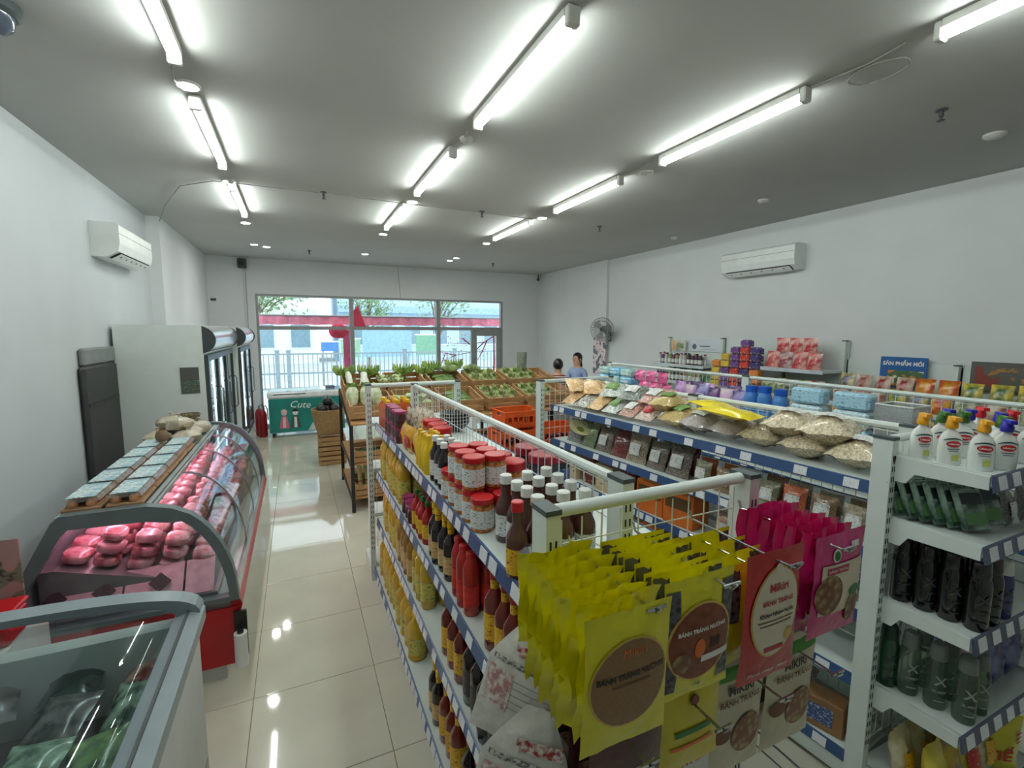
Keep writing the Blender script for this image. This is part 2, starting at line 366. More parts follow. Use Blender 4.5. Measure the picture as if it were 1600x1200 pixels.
# ------------------------------------------------------------------ wall fittings
def aircon(name, label, loc, rz):
    t = EMP(name, label, 'air conditioner', loc, rz)      # x width, -y front
    prof = [(0, 0), (-.10, 0), (-.185, .05), (-.20, .12), (-.20, .27), (-.17, .29), (0, .29)]
    MB().prism(prof, -.5, .5, 'x').obj('body', m_white, t)
    MB().prism([(-.105, -.002), (-.183, .044), (-.183, .052), (-.105, .004)], -.44, .44, 'x').obj('air_outlet', m_black, t)
    MB().prism([(-.118, -.014), (-.187, .03), (-.187, .034), (-.118, -.009)], -.44, .44, 'x').obj('louvre', m_white, t)
    vm = MB().box(-.006, .006, -.17, -.12, .01, .03).mesh('vane', m_dgrey)
    for k in range(6): O('vane', vm, t, (-.36 + .144 * k, 0, 0))
    MB().box(-.5, .5, -.2015, -.2, .2, .203).obj('panel_seam', m_dgrey, t)
    return t
aircon('air_conditioner', 'white split air conditioner on the left wall beside the column', (XL, 5.62, 2.50), pi / 2)
aircon('air_conditioner', 'white split air conditioner high on the long right wall', (XR, 4.08, 2.60), -pi / 2)
t = EMP('wall_speaker', 'small black box speaker under the ceiling left of the shopfront', 'speaker', (-.83, YF - .05, 3.0))
MB().rbox(-.07, .07, -.12, 0, 0, .17, .012).obj('case', m_dgrey, t); MB().lathe([(.05, 0), (.05, .004)], 14).xf(Matrix.Translation((0, -.12, .085)) @ Matrix.Rotation(pi / 2, 4, 'X')).obj('grille', m_black, t)
MB().tube([(-.79, YF - .056, 3.0), (-.79, YF - .056, 2.2), (-.79, YF - .056, 1.3)], .006, 5).obj('wall_cable', m_cable, None, label='thin cable dropping from the black speaker down the pier', cat='cable')
MB().rbox(-1.36, -1.27, YF - .063, YF - .051, 2.41, 2.45, .004).obj('wall_plate', m_dgrey, None, label='small dark wall plate left of the black speaker', cat='wall plate')
t = EMP('security_camera', 'small dark camera in the far right ceiling corner', 'security camera', (5.2, 9.86, 3.1))
MB().cyl((0, 0, .02), (0, .0, .098), .012).obj('bracket', m_black, t); MB().cyl((.03, .05, .0), (-.05, -.08, -.03), .03, n=12).obj('housing', m_black, t, True)

# wall fan on the right, with cage, blades, motor and bracket
m_grey = M('fan_grey', (120, 122, 122), 0.4)
t = EMP('wall_fan', 'grey wall fan with round wire cage above the poster', 'fan', (XR - .06, 7.15, 1.90), 0)
ax = Vector((-.80, -.60, -.05)).normalized(); R = ax.to_track_quat('Z', 'Y').to_matrix().to_4x4()
c0 = Vector((-.26, -.12, .02))
T = Matrix.Translation(c0) @ R
g = MB()
for r_, z_ in ((.21, .0), (.21, .05), (.15, .075), (.08, .085), (.15, -.02)): g.tube([(r_ * cos(2 * pi * k / 24), r_ * sin(2 * pi * k / 24), z_) for k in range(25)], .004, 4)
for k in range(28):
    a = 2 * pi * k / 28
    g.tube([(.03 * cos(a), .03 * sin(a), .09), (.15 * cos(a), .15 * sin(a), .075), (.21 * cos(a), .21 * sin(a), .03), (.13 * cos(a), .13 * sin(a), -.03)], .0028, 4)
g.xf(T).obj('cage', m_grey, t)
for k in range(3):
    b = MB(); a0 = 2 * pi * k / 3
    pl = [(.03 * cos(a0), .03 * sin(a0), .02), (.18 * cos(a0 - .25), .18 * sin(a0 - .25), .01), (.19 * cos(a0 + .3), .19 * sin(a0 + .3), .035), (.15 * cos(a0 + .75), .15 * sin(a0 + .75), .05), (.03 * cos(a0 + .9), .03 * sin(a0 + .9), .03)]
    b.add(pl + [(p[0], p[1], p[2] - .004) for p in pl], [(0, 1, 2, 3, 4), (9, 8, 7, 6, 5)] + [(i, (i + 1) % 5, 5 + (i + 1) % 5, 5 + i) for i in range(5)]).xf(T).obj('blade', M('fan_blade', (150, 152, 154), .3), t)
MB().lathe([(.055, -.16), (.06, -.12), (.06, -.05), (.035, 0), (.035, .05)], 14).xf(T).obj('motor', m_dgrey, t, True)
MB().tube([c0 + R.to_3x3() @ Vector((0, 0, -.12)), (-.12, -.03, -.06), (.0, 0, -.10)], .02, 8).obj('bracket', m_grey, t, True)
MB().rbox(-.02, .0, -.05, .05, -.2, .0, .004).obj('wall_mount', m_dgrey, t)
MB().box(-.012, 0, -.2, .2, -.35, .35).obj('poster', [PRINT('poster_pink', (226, 214, 216), (150, 60, 80), 12, 20, .52, third=(90, 92, 96), tsc=9)], None, loc=(XR - .054, 7.47, 1.42), label='pink and grey poster hanging on the wall below the fan', cat='poster')
MB().rbox(XR - .062, XR - .05, 7.36, 7.40, 1.45, 1.62, .003).obj('wall_switch', m_dgrey, None, label='slim dark bracket on the wall right of the poster', cat='bracket')

# ------------------------------------------------------------------ outside the shopfront
m_pave = M('pavement', (196, 198, 196), 0.8, var=.06, sc=1.5)
S('ground_1', MB().box(-40, 50, YF + .2, 80, -.3, -.05), m_pave)
fm = M('fence_paint', (140, 158, 164), 0.5)
fe = EMP('street_fence', 'pale grey metal railing with upright bars across the pavement', 'fence', (0, 16.3, -.05))
bar = MB().box(-.014, .014, -.014, .014, .08, 1.17).mesh('bar', fm); post = MB().box(-.06, .06, -.05, .05, 0, 1.28).rbox(-.075, .075, -.065, .065, 1.28, 1.32, .01).mesh('post', fm)
for k in range(78): O('bar', bar, fe, (-2.2 + .14 * k, 0, 0))
for x in (-2.3, -.56, -.24, 1.6, 3.4, 5.2, 7.0, 8.9): O('post', post, fe, (x, 0, 0))
for z in (.08, .55, 1.16): MB().box(-2.3, 8.9, -.02, .02, z, z + .05).obj('rail', fm, fe)
def building(name, label, x0, x1, y, h, wallc, nwin, nfl, balcony=None):
    t = EMP(name, label, 'building', (x0, y, -.05)); mw = M(name + '_wall_%d' % x0, wallc, .8)
    MB().box(0, x1 - x0, 0, 6, 0, h).obj('wall', mw, t)
    wm = MB().box(-.5, .5, -.06, 0, 0, 1).mesh('window', M('far_window_frame', (225, 230, 232), .5)); pm = MB().box(-.44, .44, -.08, -.061, .06, .94).mesh('pane', M('far_pane', (128, 158, 172), .1))
    ww = (x1 - x0) / nwin; hh = h / nfl
    for i in range(nwin):
        for j in range(nfl):
            o = O('window', wm, t, (ww * (i + .5), 0, hh * (j + .3)), scale=(ww * .6, 1, hh * .52)); O('pane', pm, o)
    if balcony:
        for j in range(1, nfl): MB().box(0, x1 - x0, -.5, 0, hh * j - .12, hh * j + .3).obj('balcony', M('far_band_%s' % name, balcony, .6), t)
    MB().box(-.2, x1 - x0 + .2, -.25, 6.2, h, h + .3).obj('roof', mw, t)
building('shop_building', 'white building with tall windows far left across the street', -14, 1.2, 30, 8.5, (226, 232, 232), 8, 3, (206, 222, 214))
building('office_building', 'pale blue building with window bands across the street', 2.4, 19, 31, 9.5, (190, 216, 232), 9, 3, (158, 190, 222))
m_leaf = M('tree_leaf', (126, 158, 112), .6, var=.3, sc=6); m_bark = M('tree_bark', (124, 112, 98), .9)
lf = MB().quad((-.06, 0, -.03), (0, .01, -.04), (.06, 0, .0), (0, -.01, .04)).mesh('leaf', m_leaf)
def tree(label, x, y, h, sp, nl, seed):
    rg = random.Random(seed); t = EMP('street_tree', label, 'tree', (x, y, -.05), group='street trees')
    tr = MB(); tips = []
    tr.tube([(0, 0, 0), (.04, .02, h * .25), (-.03, 0, h * .5)], [.10, .085, .06], 7)
    for k in range(9):
        a = rg.uniform(0, 2 * pi); z0 = h * rg.uniform(.3, .5); e = (cos(a) * sp * rg.uniform(.4, 1), sin(a) * sp * rg.uniform(.4, 1), h * rg.uniform(.6, 1))
        mid = (e[0] * .45, e[1] * .45, z0 + (e[2] - z0) * .6); tr.tube([(0, 0, z0), mid, e], [.045, .03, .012], 5); tips += [mid, e, ((mid[0] + e[0]) / 2, (mid[1] + e[1]) / 2, (mid[2] + e[2]) / 2)]
    tr.obj('trunk', m_bark, t, True)
    c = MB()
    for k in range(nl):
        q = rg.choice(tips); p = Vector((q[0] + rg.gauss(0, sp * .22), q[1] + rg.gauss(0, sp * .22), q[2] + rg.gauss(0, h * .07)))
        d1 = Vector((rg.gauss(0, 1), rg.gauss(0, 1), rg.gauss(0, 1))).normalized() * .11; d2 = d1.orthogonal().normalized() * .05
        c.quad(p - d1, p + d2, p + d1, p - d2)
    c.obj('foliage', m_leaf, t, kind='stuff')
tree('leafy street tree behind the railing in the left bay', -1.4, 21, 5.2, 1.6, 900, 1)
tree('leafy street tree behind the railing in the middle bay', 3.2, 24, 4.4, 1.4, 700, 2)
tree('thin street tree behind the railing towards the door bay', 5.6, 20, 5.0, 1.6, 500, 3)
# painted hoardings and a bus stop sign seen over the railing
for x, y, wd, hz0, hz1, c, lb in ((3.3, 19, 1.9, .9, 1.95, (150, 190, 224), 'pale blue hoarding panel behind the railing'), (4.9, 19, .95, .95, 1.75, (128, 178, 150), 'green hoarding panel behind the railing'), (1.9, 19, .7, .9, 1.6, (150, 190, 160), 'small green panel left of the blue hoarding'), (1.05, 17.5, .55, 1.22, 1.52, (84, 140, 206), 'small blue sign behind the left bay railing')):
    t = EMP('hoarding', lb, 'panel', (x, y, -.05))
    MB().box(-wd / 2, wd / 2, -.02, .02, hz0, hz1).obj('panel', M('panel%d' % c[0] + '_%d' % c[2], c, .6), t)
    MB().box(-wd / 2 - .04, wd / 2 + .04, -.03, .03, hz1, hz1 + .05).obj('panel_frame', m_white, t)
    for sx in (-.4, .4): MB().box(sx * wd - .02, sx * wd + .02, .021, .06, 0, hz1).obj('post', fm, t)
# red awning valance, draped cloth and blossom branches of the shop's own front
m_hazed_cloth = M('hazed_red_cloth', (240, 140, 162), .7, var=.12); m_cloth2 = M('deep_red_cloth', (222, 52, 84), .7, var=.1)  # valance red lightened to pink, outdoor haze put into its colour
aw = EMP('awning', 'long red valance, haze-paled to pink, with wavy edge hung outside the shopfront', 'awning', (0, 11.1, 0))
MB().cyl((-1.3, 0, 2.2), (5.2, 0, 2.2), .02, n=8).obj('roller', m_frame, aw)
v = MB(); N_ = 66; vs = []
for i in range(N_ + 1):
    x = -1.3 + 6.5 * i / N_; vs += [(x, .0 + .012 * sin(i * 1.7), 2.21), (x, .01 + .02 * sin(i * 1.7), 2.02 - .02 * abs(sin(i * .8)))]
v.add(vs + [(p[0], p[1] + .006, p[2]) for p in vs], [(2 * i, 2 * i + 1, 2 * i + 3, 2 * i + 2) for i in range(N_)] + [(2 * i + 2 + 2 * N_ + 2, 2 * i + 3 + 2 * N_ + 2, 2 * i + 1 + 2 * N_ + 2, 2 * i + 2 * N_ + 2) for i in range(N_)])
v.obj('valance', m_hazed_cloth, aw)
for x in (-1.2, 5.1): MB().cyl((x, -.03, -.05), (x, -.03, 2.2), .03).obj('post', m_frame, aw)
sw = EMP('red_drape', 'red cloth bow with hanging tail tied in front of the first mullion', 'drape', (1.02, 10.72, 0))
g = MB().ell((-.18, 0, 1.87), (.2, .09, .15), 12, 8, wob=.25, rng=random.Random(3)); g.obj('bow', m_cloth2, sw, True)
MB().prism([(.02, 1.93), (.38, 1.96), (.22, 2.42), (.12, 2.3)], -.03, .03, 'y').obj('upper_cloth', m_cloth2, sw)
MB().prism([(-.10, .6), (.05, .6), (.04, 1.86), (-.1, 1.86)], -.02, .02, 'y').obj('tail', M('pink_cloth', (236, 110, 150), .7), sw)
MB().cyl((.06, .03, -.05), (.06, .03, 2.5), .02, n=8).obj('pole', m_frame, sw)
br = EMP('blossom_branch', 'red artificial blossom branch outside the glass door', 'branch', (4.32, 10.45, 1.62)); rg = random.Random(5)
b = MB(); ends = []
for pts in ([(0, 0, .14), (-.25, 0, .0), (-.6, .02, -.05), (-1.05, 0, -.02)], [(-.25, 0, .0), (-.5, 0, -.22), (-.95, 0, -.3), (-1.25, .02, -.42)], [(-.18, 0, .03), (-.3, .03, -.25), (-.42, 0, -.42)], [(-.6, .02, -.05), (-.8, 0, .1)], [(-.95, 0, -.3), (-1.2, .02, -.25), (-1.35, 0, -.62)]):
    b.tube(pts, [.016, .011, .007, .004][:len(pts)], 5); ends += pts[1:]
b.obj('stem', M('branch_red', (150, 40, 50), .7), br, True)
MB().tube([(0, 0, .14), (.03, .05, -.5), (.0, .1, -1.5)], [.016, .022, .028], 6).obj('trunk', M('branch_red', (150, 40, 50), .7), br, True); MB().lathe([(.13, -1.67), (.17, -1.4), (.16, -1.4), (.12, -1.45)], 14).xf(Matrix.Translation((0, .1, 0))).obj('pot', m_dgrey, br, True)
b = MB()
for k in range(70):
    q = rg.choice(ends); c = Vector(q) + Vector((rg.gauss(0, .09), rg.gauss(0, .03), rg.gauss(0, .06))); b.ell(c, (.016, .016, .013), 6, 4)
b.obj('blossom', M('blossom_pink', (236, 120, 140), .6), br, kind='stuff')
# ================================================================== left side: chest freezer, meat counter, coolers
m_fgrey = M('freezer_grey', (128, 140, 146), 0.35, var=.04)
m_side = M('freezer_side', (196, 200, 198), 0.4, var=.03)
# ---- chest freezer with arched sliding glass, nearest the camera (x -1.40..-0.36, y 0.25..1.93)
fz = EMP('chest_freezer', 'chest freezer with arched sliding glass lids nearest the camera', 'freezer', (0, 0, 0))
X0, X1, Y0, Y1 = -1.42, -.37, .25, 1.93
def arch(x0, x1, z0, rise, k=26):
    xc = (x0 + x1) / 2; a = (x1 - x0) / 2
    return [(xc - a * cos(pi * i / k), z0 + rise * max(0, sin(pi * i / k)) ** .55) for i in range(k + 1)]
b = MB().box(X0, X0 + .06, Y0, Y1, .1, .86).box(X1 - .06, X1, Y0, Y1, .1, .86).box(X0 + .06, X1 - .06, Y0, Y0 + .06, .1, .86).box(X0 + .06, X1 - .06, Y1 - .06, Y1, .1, .86).box(X0 + .06, X1 - .06, Y0 + .06, Y1 - .06, .1, .3)
b.obj('body', m_side, fz)
MB().box(X0 + .03, X1 - .03, Y0 + .03, Y1 - .03, .02, .1).obj('plinth', m_dgrey, fz)
MB().box(X1 - .001, X1 + .003, Y0 + .05, Y1 - .02, .12, .3).obj('vent_panel', M('vent_grey', (150, 152, 150), .5), fz)
A = arch(X0 - .02, X1 + .02, .86, .13); Ai = arch(X0 + .03, X1 - .05, .86, .105)
for y0_, y1_ in ((Y1 - .05, Y1 + .02), (Y0 - .02, Y0 + .05)):
    n_ = len(A); vs = [(p[0], y, p[1]) for y in (y0_, y1_) for p in A + Ai[::-1]]; k = len(A) + len(Ai)
    fs = [(i, (i + 1) % k, k + (i + 1) % k, k + i) for i in range(k)]
    for q, rev in ((0, 0), (k, 1)):
        for i in range(n_ - 1):
            f_ = (q + i, q + i + 1, q + k - 2 - i, q + k - 1 - i); fs.append(f_ if rev else f_[::-1])
    MB().add(vs, fs).obj('end_frame', m_fgrey, fz)
for xa, xb in ((X1 - .06, X1 + .025), (X0 - .025, X0 + .06)):
    MB().prism([(xa, .84), (xb, .84), (xb, .885), ((xa + xb) / 2, .90), (xa, .885)], Y0, Y1, 'y').obj('side_rail', m_fgrey, fz)
    MB().box((xa + xb) / 2 - .004, (xa + xb) / 2 + .004, Y0, Y1, .899, .906).obj('track', m_dgrey, fz)
m_fglass = GLASS('freezer_glass', (236, 244, 244), .5)
G = [p for p in arch(X0 + .05, X1 - .06, .875, .095)]
MB().strip(G, Y0 + .05, 1.12, .004, 'y').obj('glass_lid', m_fglass, fz, True)
MB().strip([(p[0], p[1] - .016) for p in G], 1.06, Y1 - .05, .004, 'y').obj('glass_lid', m_fglass, fz, True)
MB().strip([(p[0], p[1] + .002) for p in G], 1.10, 1.135, .006, 'y').obj('lid_bar', m_fgrey, fz, True)
MB().lathe([(.022, .0), (.022, .006), (.012, .007), (.012, .001)], 14).xf(Matrix.Translation((-.93, Y1 - .03, .985))).obj('lock', m_chrome, fz, True)
MB().box(X0 + .062, X1 - .062, Y0 + .062, Y1 - .062, .301, .60).obj('basket_fill', M('basket_wire', (90, 94, 94), .5), fz)
# frozen bags inside
def pillow(w, h, t, nu=8, nv=10, seam=.06, wob=.12, seed=0, flat=False):
    """sealed bag standing in XZ, front towards -y, base at z=0"""
    rg = random.Random(seed); vs = []; fs = []; idx = {}
    for sd in (0, 1):
        for j in range(nv + 1):
            for i in range(nu + 1):
                u = 2 * i / nu - 1; v = j / nv
                edge = i in (0, nu) or j in (0, nv)
                if sd == 1 and edge: idx[sd, i, j] = idx[0, i, j]; continue
                vv = (v - seam) / (1 - 2 * seam); th = 0
                if 0 < vv < 1: th = t / 2 * (1 - abs(u) ** 3) * (4 * vv * (1 - vv)) ** .45 * (1 + rg.uniform(-wob, wob))
                y = (-th if sd == 0 else th) + (rg.uniform(-1, 1) * t * .06 if edge else 0)
                idx[sd, i, j] = len(vs); vs.append((u * w / 2 * (1 - .05 * (4 * v * (1 - v))), y, v * h))
        for j in range(nv):
            for i in range(nu):
                q = (idx[sd, i, j], idx[sd, i + 1, j], idx[sd, i + 1, j + 1], idx[sd, i, j + 1]); fs.append(q if sd == 0 else q[::-1])
    m = MB(); m.add(vs, fs); return m
bagc = [((58, 96, 60), (120, 150, 90)), ((34, 70, 50), (150, 170, 148)), ((170, 122, 82), (206, 176, 140)), ((150, 44, 44), (200, 160, 140)), ((130, 140, 52), (210, 190, 100)), ((176, 172, 160), (120, 100, 90)), ((36, 66, 56), (40, 40, 44)), ((52, 50, 52), (120, 110, 110))]
bagn = ['dark green', 'deep green printed', 'brown', 'dark red', 'olive', 'pale grey', 'bottle green', 'charcoal']
FB = [(f'frozen_bag', 'frozen food bag', [('frozen_bag', pillow(.2, .26, .07, seed=20 + k).mesh('frozen_bag', M('frozen_film_%d' % k, c[0], .25, var=.25, sc=14, second=c[1], coat=.5), True))]) for k, c in enumerate(bagc)]
rg = random.Random(4); order = [1, 0, 4, 3, 6, 5, 2, 7]
q = 0
for j in range(8):
    for i in range(5):
        k = order[q % 8] if (i + j) % 3 else rg.randrange(8); q += 1
        y = .40 + .18 * j; x = -.51 - .185 * i
        put(FB[k], (x, y + .1, .69 + rg.uniform(0, .04) + (.03 if i else 0)), rg.uniform(-.25, .25), '%s frozen bag in chest freezer, %s row from aisle, %s from camera' % (bagn[k], ORD[i], ORD[j]), 'bags in the chest freezer', s=.72, rx=-1.35 + rg.uniform(-.1, .1))
# ---- curved-glass meat counter (x -1.25..-0.36, y 2.78..5.12)
mc = EMP('meat_counter', 'curved glass refrigerated meat counter with red bumper', 'counter', (0, 0, 0))
CY0, CY1 = 2.76, 5.10
MB().box(-1.15, -.42, CY0 + .03, CY1 - .03, .0, .38).obj('base', m_side, mc)
MB().box(-1.22, -.38, CY0 + .02, CY1 - .02, .38, .46).obj('tank', m_side, mc)
MB().prism([(-.38, .38), (-.335, .385), (-.325, .42), (-.335, .455), (-.38, .46)], CY0, CY1, 'y').obj('bumper', m_red, mc)
MB().prism([(-.385, .46), (-.34, .46), (-.35, .50), (-.385, .50)], CY0, CY1, 'y').obj('glass_channel', m_chrome, mc)
glassp = [(-.36, .50)] + [(-.36 - .33 * (1 - cos(a * pi / 20)) ** .95, .50 + .50 * sin(a * pi / 20)) for a in range(1, 11)]
MB().strip(glassp, CY0 + .04, CY1 - .04, .006, 'y').obj('front_glass', m_clear, mc, True)
for yy in (3.45, 4.05, 4.60): MB().strip([(p[0] + .004, p[1] + .003) for p in glassp], yy, yy + .014, .012, 'y').obj('rib', m_chrome, mc, True)
MB().prism([(-.69, .985), (-.69, 1.005), (-1.05, 1.02), (-1.05, .985)], CY0, CY1, 'y').obj('top_deck', M('counter_top', (170, 178, 176), .3), mc)
for x in (-.735, -.765, -.70): MB().box(x - .004, x + .004, CY0, CY1, 1.004, 1.012).obj('top_groove', m_chrome, mc)
MB().strip([(-1.05, .99), (-1.22, .66), (-1.22, .46)], CY0 + .04, CY1 - .04, .012, 'y').obj('rear_panel', m_fgrey, mc)
outer = [(-1.23, .46), (-1.235, .66), (-1.06, 1.0), (-1.03, 1.03), (-.70, 1.03), (-.60, 1.005)] + [(-.36 - .33 * (1 - cos(a * pi / 20)) ** .95 + .02, .50 + .52 * sin(a * pi / 20)) for a in range(7, 0, -1)] + [(-.335, .46)]
cc = Vector((-.78, .72))
inner = []
for p in outer:
    v_ = Vector(p) - cc; k = max(0.0, 1 - .048 / v_.length); inner.append((cc.x + v_.x * k, cc.y + v_.y * k - (.03 if p[1] > .97 else 0)))
m_endf = M('end_panel_grey', (96, 108, 110), .4)
for nm, y0_, y1_ in (('end_panel', CY0 - .02, CY0 + .035), ('end_panel', CY1 - .035, CY1 + .02)):
    k = len(outer); vs = [(p[0], y, p[1]) for y in (y0_, y1_) for p in outer + inner]; fs = []
    for i in range(k):
        j = (i + 1) % k
        fs += [(i, j, k + j, k + i), (2 * k + i, 3 * k + i, 3 * k + j, 2 * k + j), (i, 2 * k + i, 2 * k + j, j), (k + i, k + j, 3 * k + j, 3 * k + i)]
    e = MB().add(vs, fs).obj(nm, m_endf, mc)
    MB().prism(inner, (y0_ + y1_) / 2 - .003, (y0_ + y1_) / 2 + .003, 'y').obj('end_glass', m_clear, e)
MB().box(-1.2, -.44, CY0 + .04, CY1 - .04, .46, .50).obj('display_deck', M('deck_steel', (172, 170, 172), .3, metal=.6), mc)
for x in (-.74, -.97): MB().cyl((x, CY0 + .05, .965), (x, CY1 - .1, .965), .013, n=8).obj('lamp_tube', EMIT('pink_lamp', (255, 172, 192), 8.0), mc)
MB().box(-.50, -.335, CY0 - .012, CY0 + .0, .10, .42).obj('end_kick', m_red, mc)
MB().box(-1.2, -.5, CY0 - .012, CY0, .10, .46).obj('end_skirt', m_red, mc)
t = EMP('bag_roll_holder', 'white roll on black bracket at the counter corner', 'roll holder', (-.335, CY0 - .05, .10))
MB().box(-.03, .03, .012, .03, .05, .30).obj('bracket', m_black, t); MB().cyl((0, -.02, .02), (0, -.02, .20), .032, n=14).obj('roll', m_white, t, True); MB().cyl((0, -.02, .2005), (0, -.02, .212), .016, n=10).obj('core', m_black, t)
# packed meat, standing in rows on a sloped bed
mt1 = M('meat_pink', (206, 104, 122), .25, var=.2, sc=16, second=(232, 178, 186), coat=.6); mt2 = M('meat_red', (160, 52, 70), .25, var=.25, sc=20, second=(214, 130, 142), coat=.6); mt3 = M('meat_pale', (224, 176, 184), .25, var=.15, sc=12, second=(190, 110, 126), coat=.6)
MP = [('meat_pack', 'meat', [('meat_pack', MB().ell((0, 0, .035), (.062, .068, .031), 14, 8, wob=.14, rng=random.Random(50 + k), power=.62).mesh('meat_pack', m, True))]) for k, m in enumerate((mt1, mt2, mt3, mt1))]
mnm = ['pink marbled', 'dark red', 'pale pink', 'rosy pink']
bed = MB().prism([(-1.18, .50), (-.46, .50), (-.50, .53), (-1.12, .72), (-1.18, .72)], CY0 + .12, CY1 - .06, 'y').obj('meat_bed', M('bed_steel', (150, 146, 150), .35, metal=.5), mc)
rg = random.Random(9)
for j in range(15):
    for i in range(5):
        k = rg.randrange(4); x = -.55 - .132 * i + rg.uniform(-.012, .012); zt = .53 + (.19 / .62) * (-.50 - x) + .006
        for l in range((2, 3, 3, 3, 1)[i]):
            put(MP[(k + l) % 4], (x + .02 * l, CY0 + .225 + .150 * j, zt + .066 * l), rg.uniform(-.12, .12), '%s meat pack, %s from camera, %s row from aisle, %s' % (mnm[(k + l) % 4], ORD[j], ORD[i], ['on the bed', 'upper layer', 'top layer'][l]), 'packed meat in the counter', s=rg.uniform(.9, 1.0), ry=.28 + rg.uniform(-.08, .08))
sl = M('pink_card', (230, 176, 190), .5, var=.12, sc=20)
for q, (x0_, x1_) in enumerate(((-1.16, -.86), (-.85, -.60), (-.59, -.46))):
    MB().prism([(CY0 + .05, .505), (CY0 + .058, .505), (CY0 + .178, .64), (CY0 + .17, .64)], x0_, x1_, 'x').obj('price_board', sl, None, label=['pink sloped board at the wall end of the meat counter', 'pink sloped board in the middle of the meat counter', 'small pink sloped board at the aisle end of the meat counter'][q], cat='board')
m_dia = PRINT('diamond_tag', (58, 40, 46), (150, 130, 134), 40, 90, .6)
for q, (x, z) in enumerate(((-1.12, .63), (-.93, .64), (-.70, .63))):
    MB().prism([(-.05, 0), (0, -.05), (.05, 0), (0, .05)], -.003, .003, 'y').obj('diamond_tag', m_dia, None, loc=(x, CY0 + .098, .58), rot=(-.72, 0, 0), label='dark diamond price tag, %s from the wall on the meat counter' % ORD[q], cat='price tag', group='diamond price tags')
# egg cartons on top of the counter
m_egg = M('egg_shell', (186, 130, 92), .5, var=.15, sc=20); m_paper = PRINT('egg_paper', (206, 220, 220), (110, 150, 165), 22, 60, .52, third=(150, 186, 196), tsc=14)
EGG = ('egg_carton', 'egg carton', [('egg_carton', MB().rbox(-.075, .075, -.125, .125, 0, .022, .006).mesh('egg_carton', M('carton_pulp', (150, 116, 84), .8))),
       ('lid', MB().prism([(-.074, .05), (.074, .05), (.06, .068), (-.06, .068)], -.12, .12, 'y').mesh('lid', GLASS('carton_clear', (240, 240, 235), .8, .1, .15)))] +
      [('egg', MB().ell((-.036 + .072 * i, -.1 + .05 * j, .036), (.023, .023, .028), 8, 6).mesh('egg', m_egg, True)) for i in range(2) for j in range(5)] +
      [('paper_band', MB().rbox(-.056, .056, -.115, .115, .069, .073, .001).mesh('paper_band', m_paper))])
for j in range(5):
    for i in range(2):
        for l in range(1):
            put(EGG, (-.80 - .165 * i, 2.92 + .27 * j, 1.022), 0, 'egg carton %s from camera in the %s column on the meat counter' % (ORD[j], ['aisle', 'wall'][i]), 'egg cartons on the meat counter')
m_cream = M('cream_bag', (214, 206, 188), .4, var=.2, sc=18, second=(170, 158, 132), coat=.4)
CB = ('cream_bag', 'bag', [('cream_bag', MB().ell((0, 0, .05), (.11, .09, .055), 12, 7, wob=.3, rng=random.Random(77)).mesh('cream_bag', m_cream, True)), ('knot', MB().lathe([(.01, .095), (.004, .12), (.018, .135)], 8).mesh('knot', m_cream))])
for q, (x, y, z) in enumerate(((-.80, 4.28, 1.02), (-.99, 4.30, 1.02), (-.82, 4.47, 1.02), (-.86, 4.36, 1.11), (-.78, 4.66, 1.02), (-.98, 4.50, 1.02), (-.93, 4.44, 1.11), (-.94, 4.70, 1.02))):
    put(CB, (x, y, z), q * 1.1, 'cream knotted bag behind the egg cartons, %s from camera' % ORD[q], 'cream bags on the meat counter', s=.95)
put(('woven_basket', 'basket', [('woven_basket', MB().lathe([(.05, 0), (.085, .06), (.09, .12), (.082, .12), (.045, .01)], 14).mesh('woven_basket', M('dark_weave', (78, 70, 52), .8, var=.5, sc=60, second=(150, 140, 100)))), ('rim', MB().tube([(.088 * cos(k * pi / 8), .088 * sin(k * pi / 8), .12) for k in range(17)], .007, 5).mesh('rim', M('dark_rim', (96, 88, 64), .8)))]), (-.90, 4.92, 1.02), 0, 'small dark woven basket at the far end of the meat counter')
put(('brown_gourd', 'gourd', [('brown_gourd', MB().lathe([(.01, 0), (.045, .012), (.055, .045), (.045, .08), (.02, .1)], 12).mesh('brown_gourd', M('gourd', (112, 86, 60), .6), True)), ('neck', MB().cyl((0, 0, .1), (.01, 0, .13), .012, .008, 8).mesh('neck', M('gourd', (112, 86, 60))))]), (-.90, 4.02, 1.095), 0, 'round brown lump lying on top of the egg cartons', s=.8)
# card sign and red box left of the counter
t = EMP('card_stand', 'tall picture card standing behind the chest freezer at the left edge', 'sign', (-1.2, 2.55, .66)); MB().box(-.11, .11, 0, .01, .0, .36).obj('card', PRINT('card_print', (120, 118, 100), (70, 66, 58), 14, 22, .5, third=(170, 130, 128), tsc=8), t); MB().box(-.03, .03, .012, .1, 0, .012).obj('foot', m_dgrey, t)
MB().box(-1.45, -1.06, 2.30, 2.64, .0, .66).obj('plinth_box', m_side, None, label='pale stand between chest freezer and meat counter', cat='stand')
t = EMP('red_box', 'red plastic box beside the meat counter at the left edge', 'box', (-1.13, 2.42, .662)); MB().rbox(-.07, .07, -.08, .08, 0, .11, .012).obj('body', m_red, t); MB().rbox(-.075, .075, -.085, .085, .11, .13, .006).obj('lid', m_red, t)
# plain slab for an unidentified dark area between wall and cooler
t = EMP('dark_slab', 'dark grey partition standing against the left wall beside the cooler', 'slab', (0, 0, 0))
MB().rbox(XL + .002, -1.48, 4.60, 5.33, 0, 1.60, .02).obj('body', M('slab_dark', (52, 54, 54), .6), t); MB().box(-1.479, -1.475, 4.63, 5.30, 1.28, 1.31).obj('dark_band', m_black, t)
MB().rbox(XL + .002, -1.485, 4.64, 5.33, 1.602, 1.74, .015).obj('top_box', M('slab_grey', (120, 124, 124), .6), t)

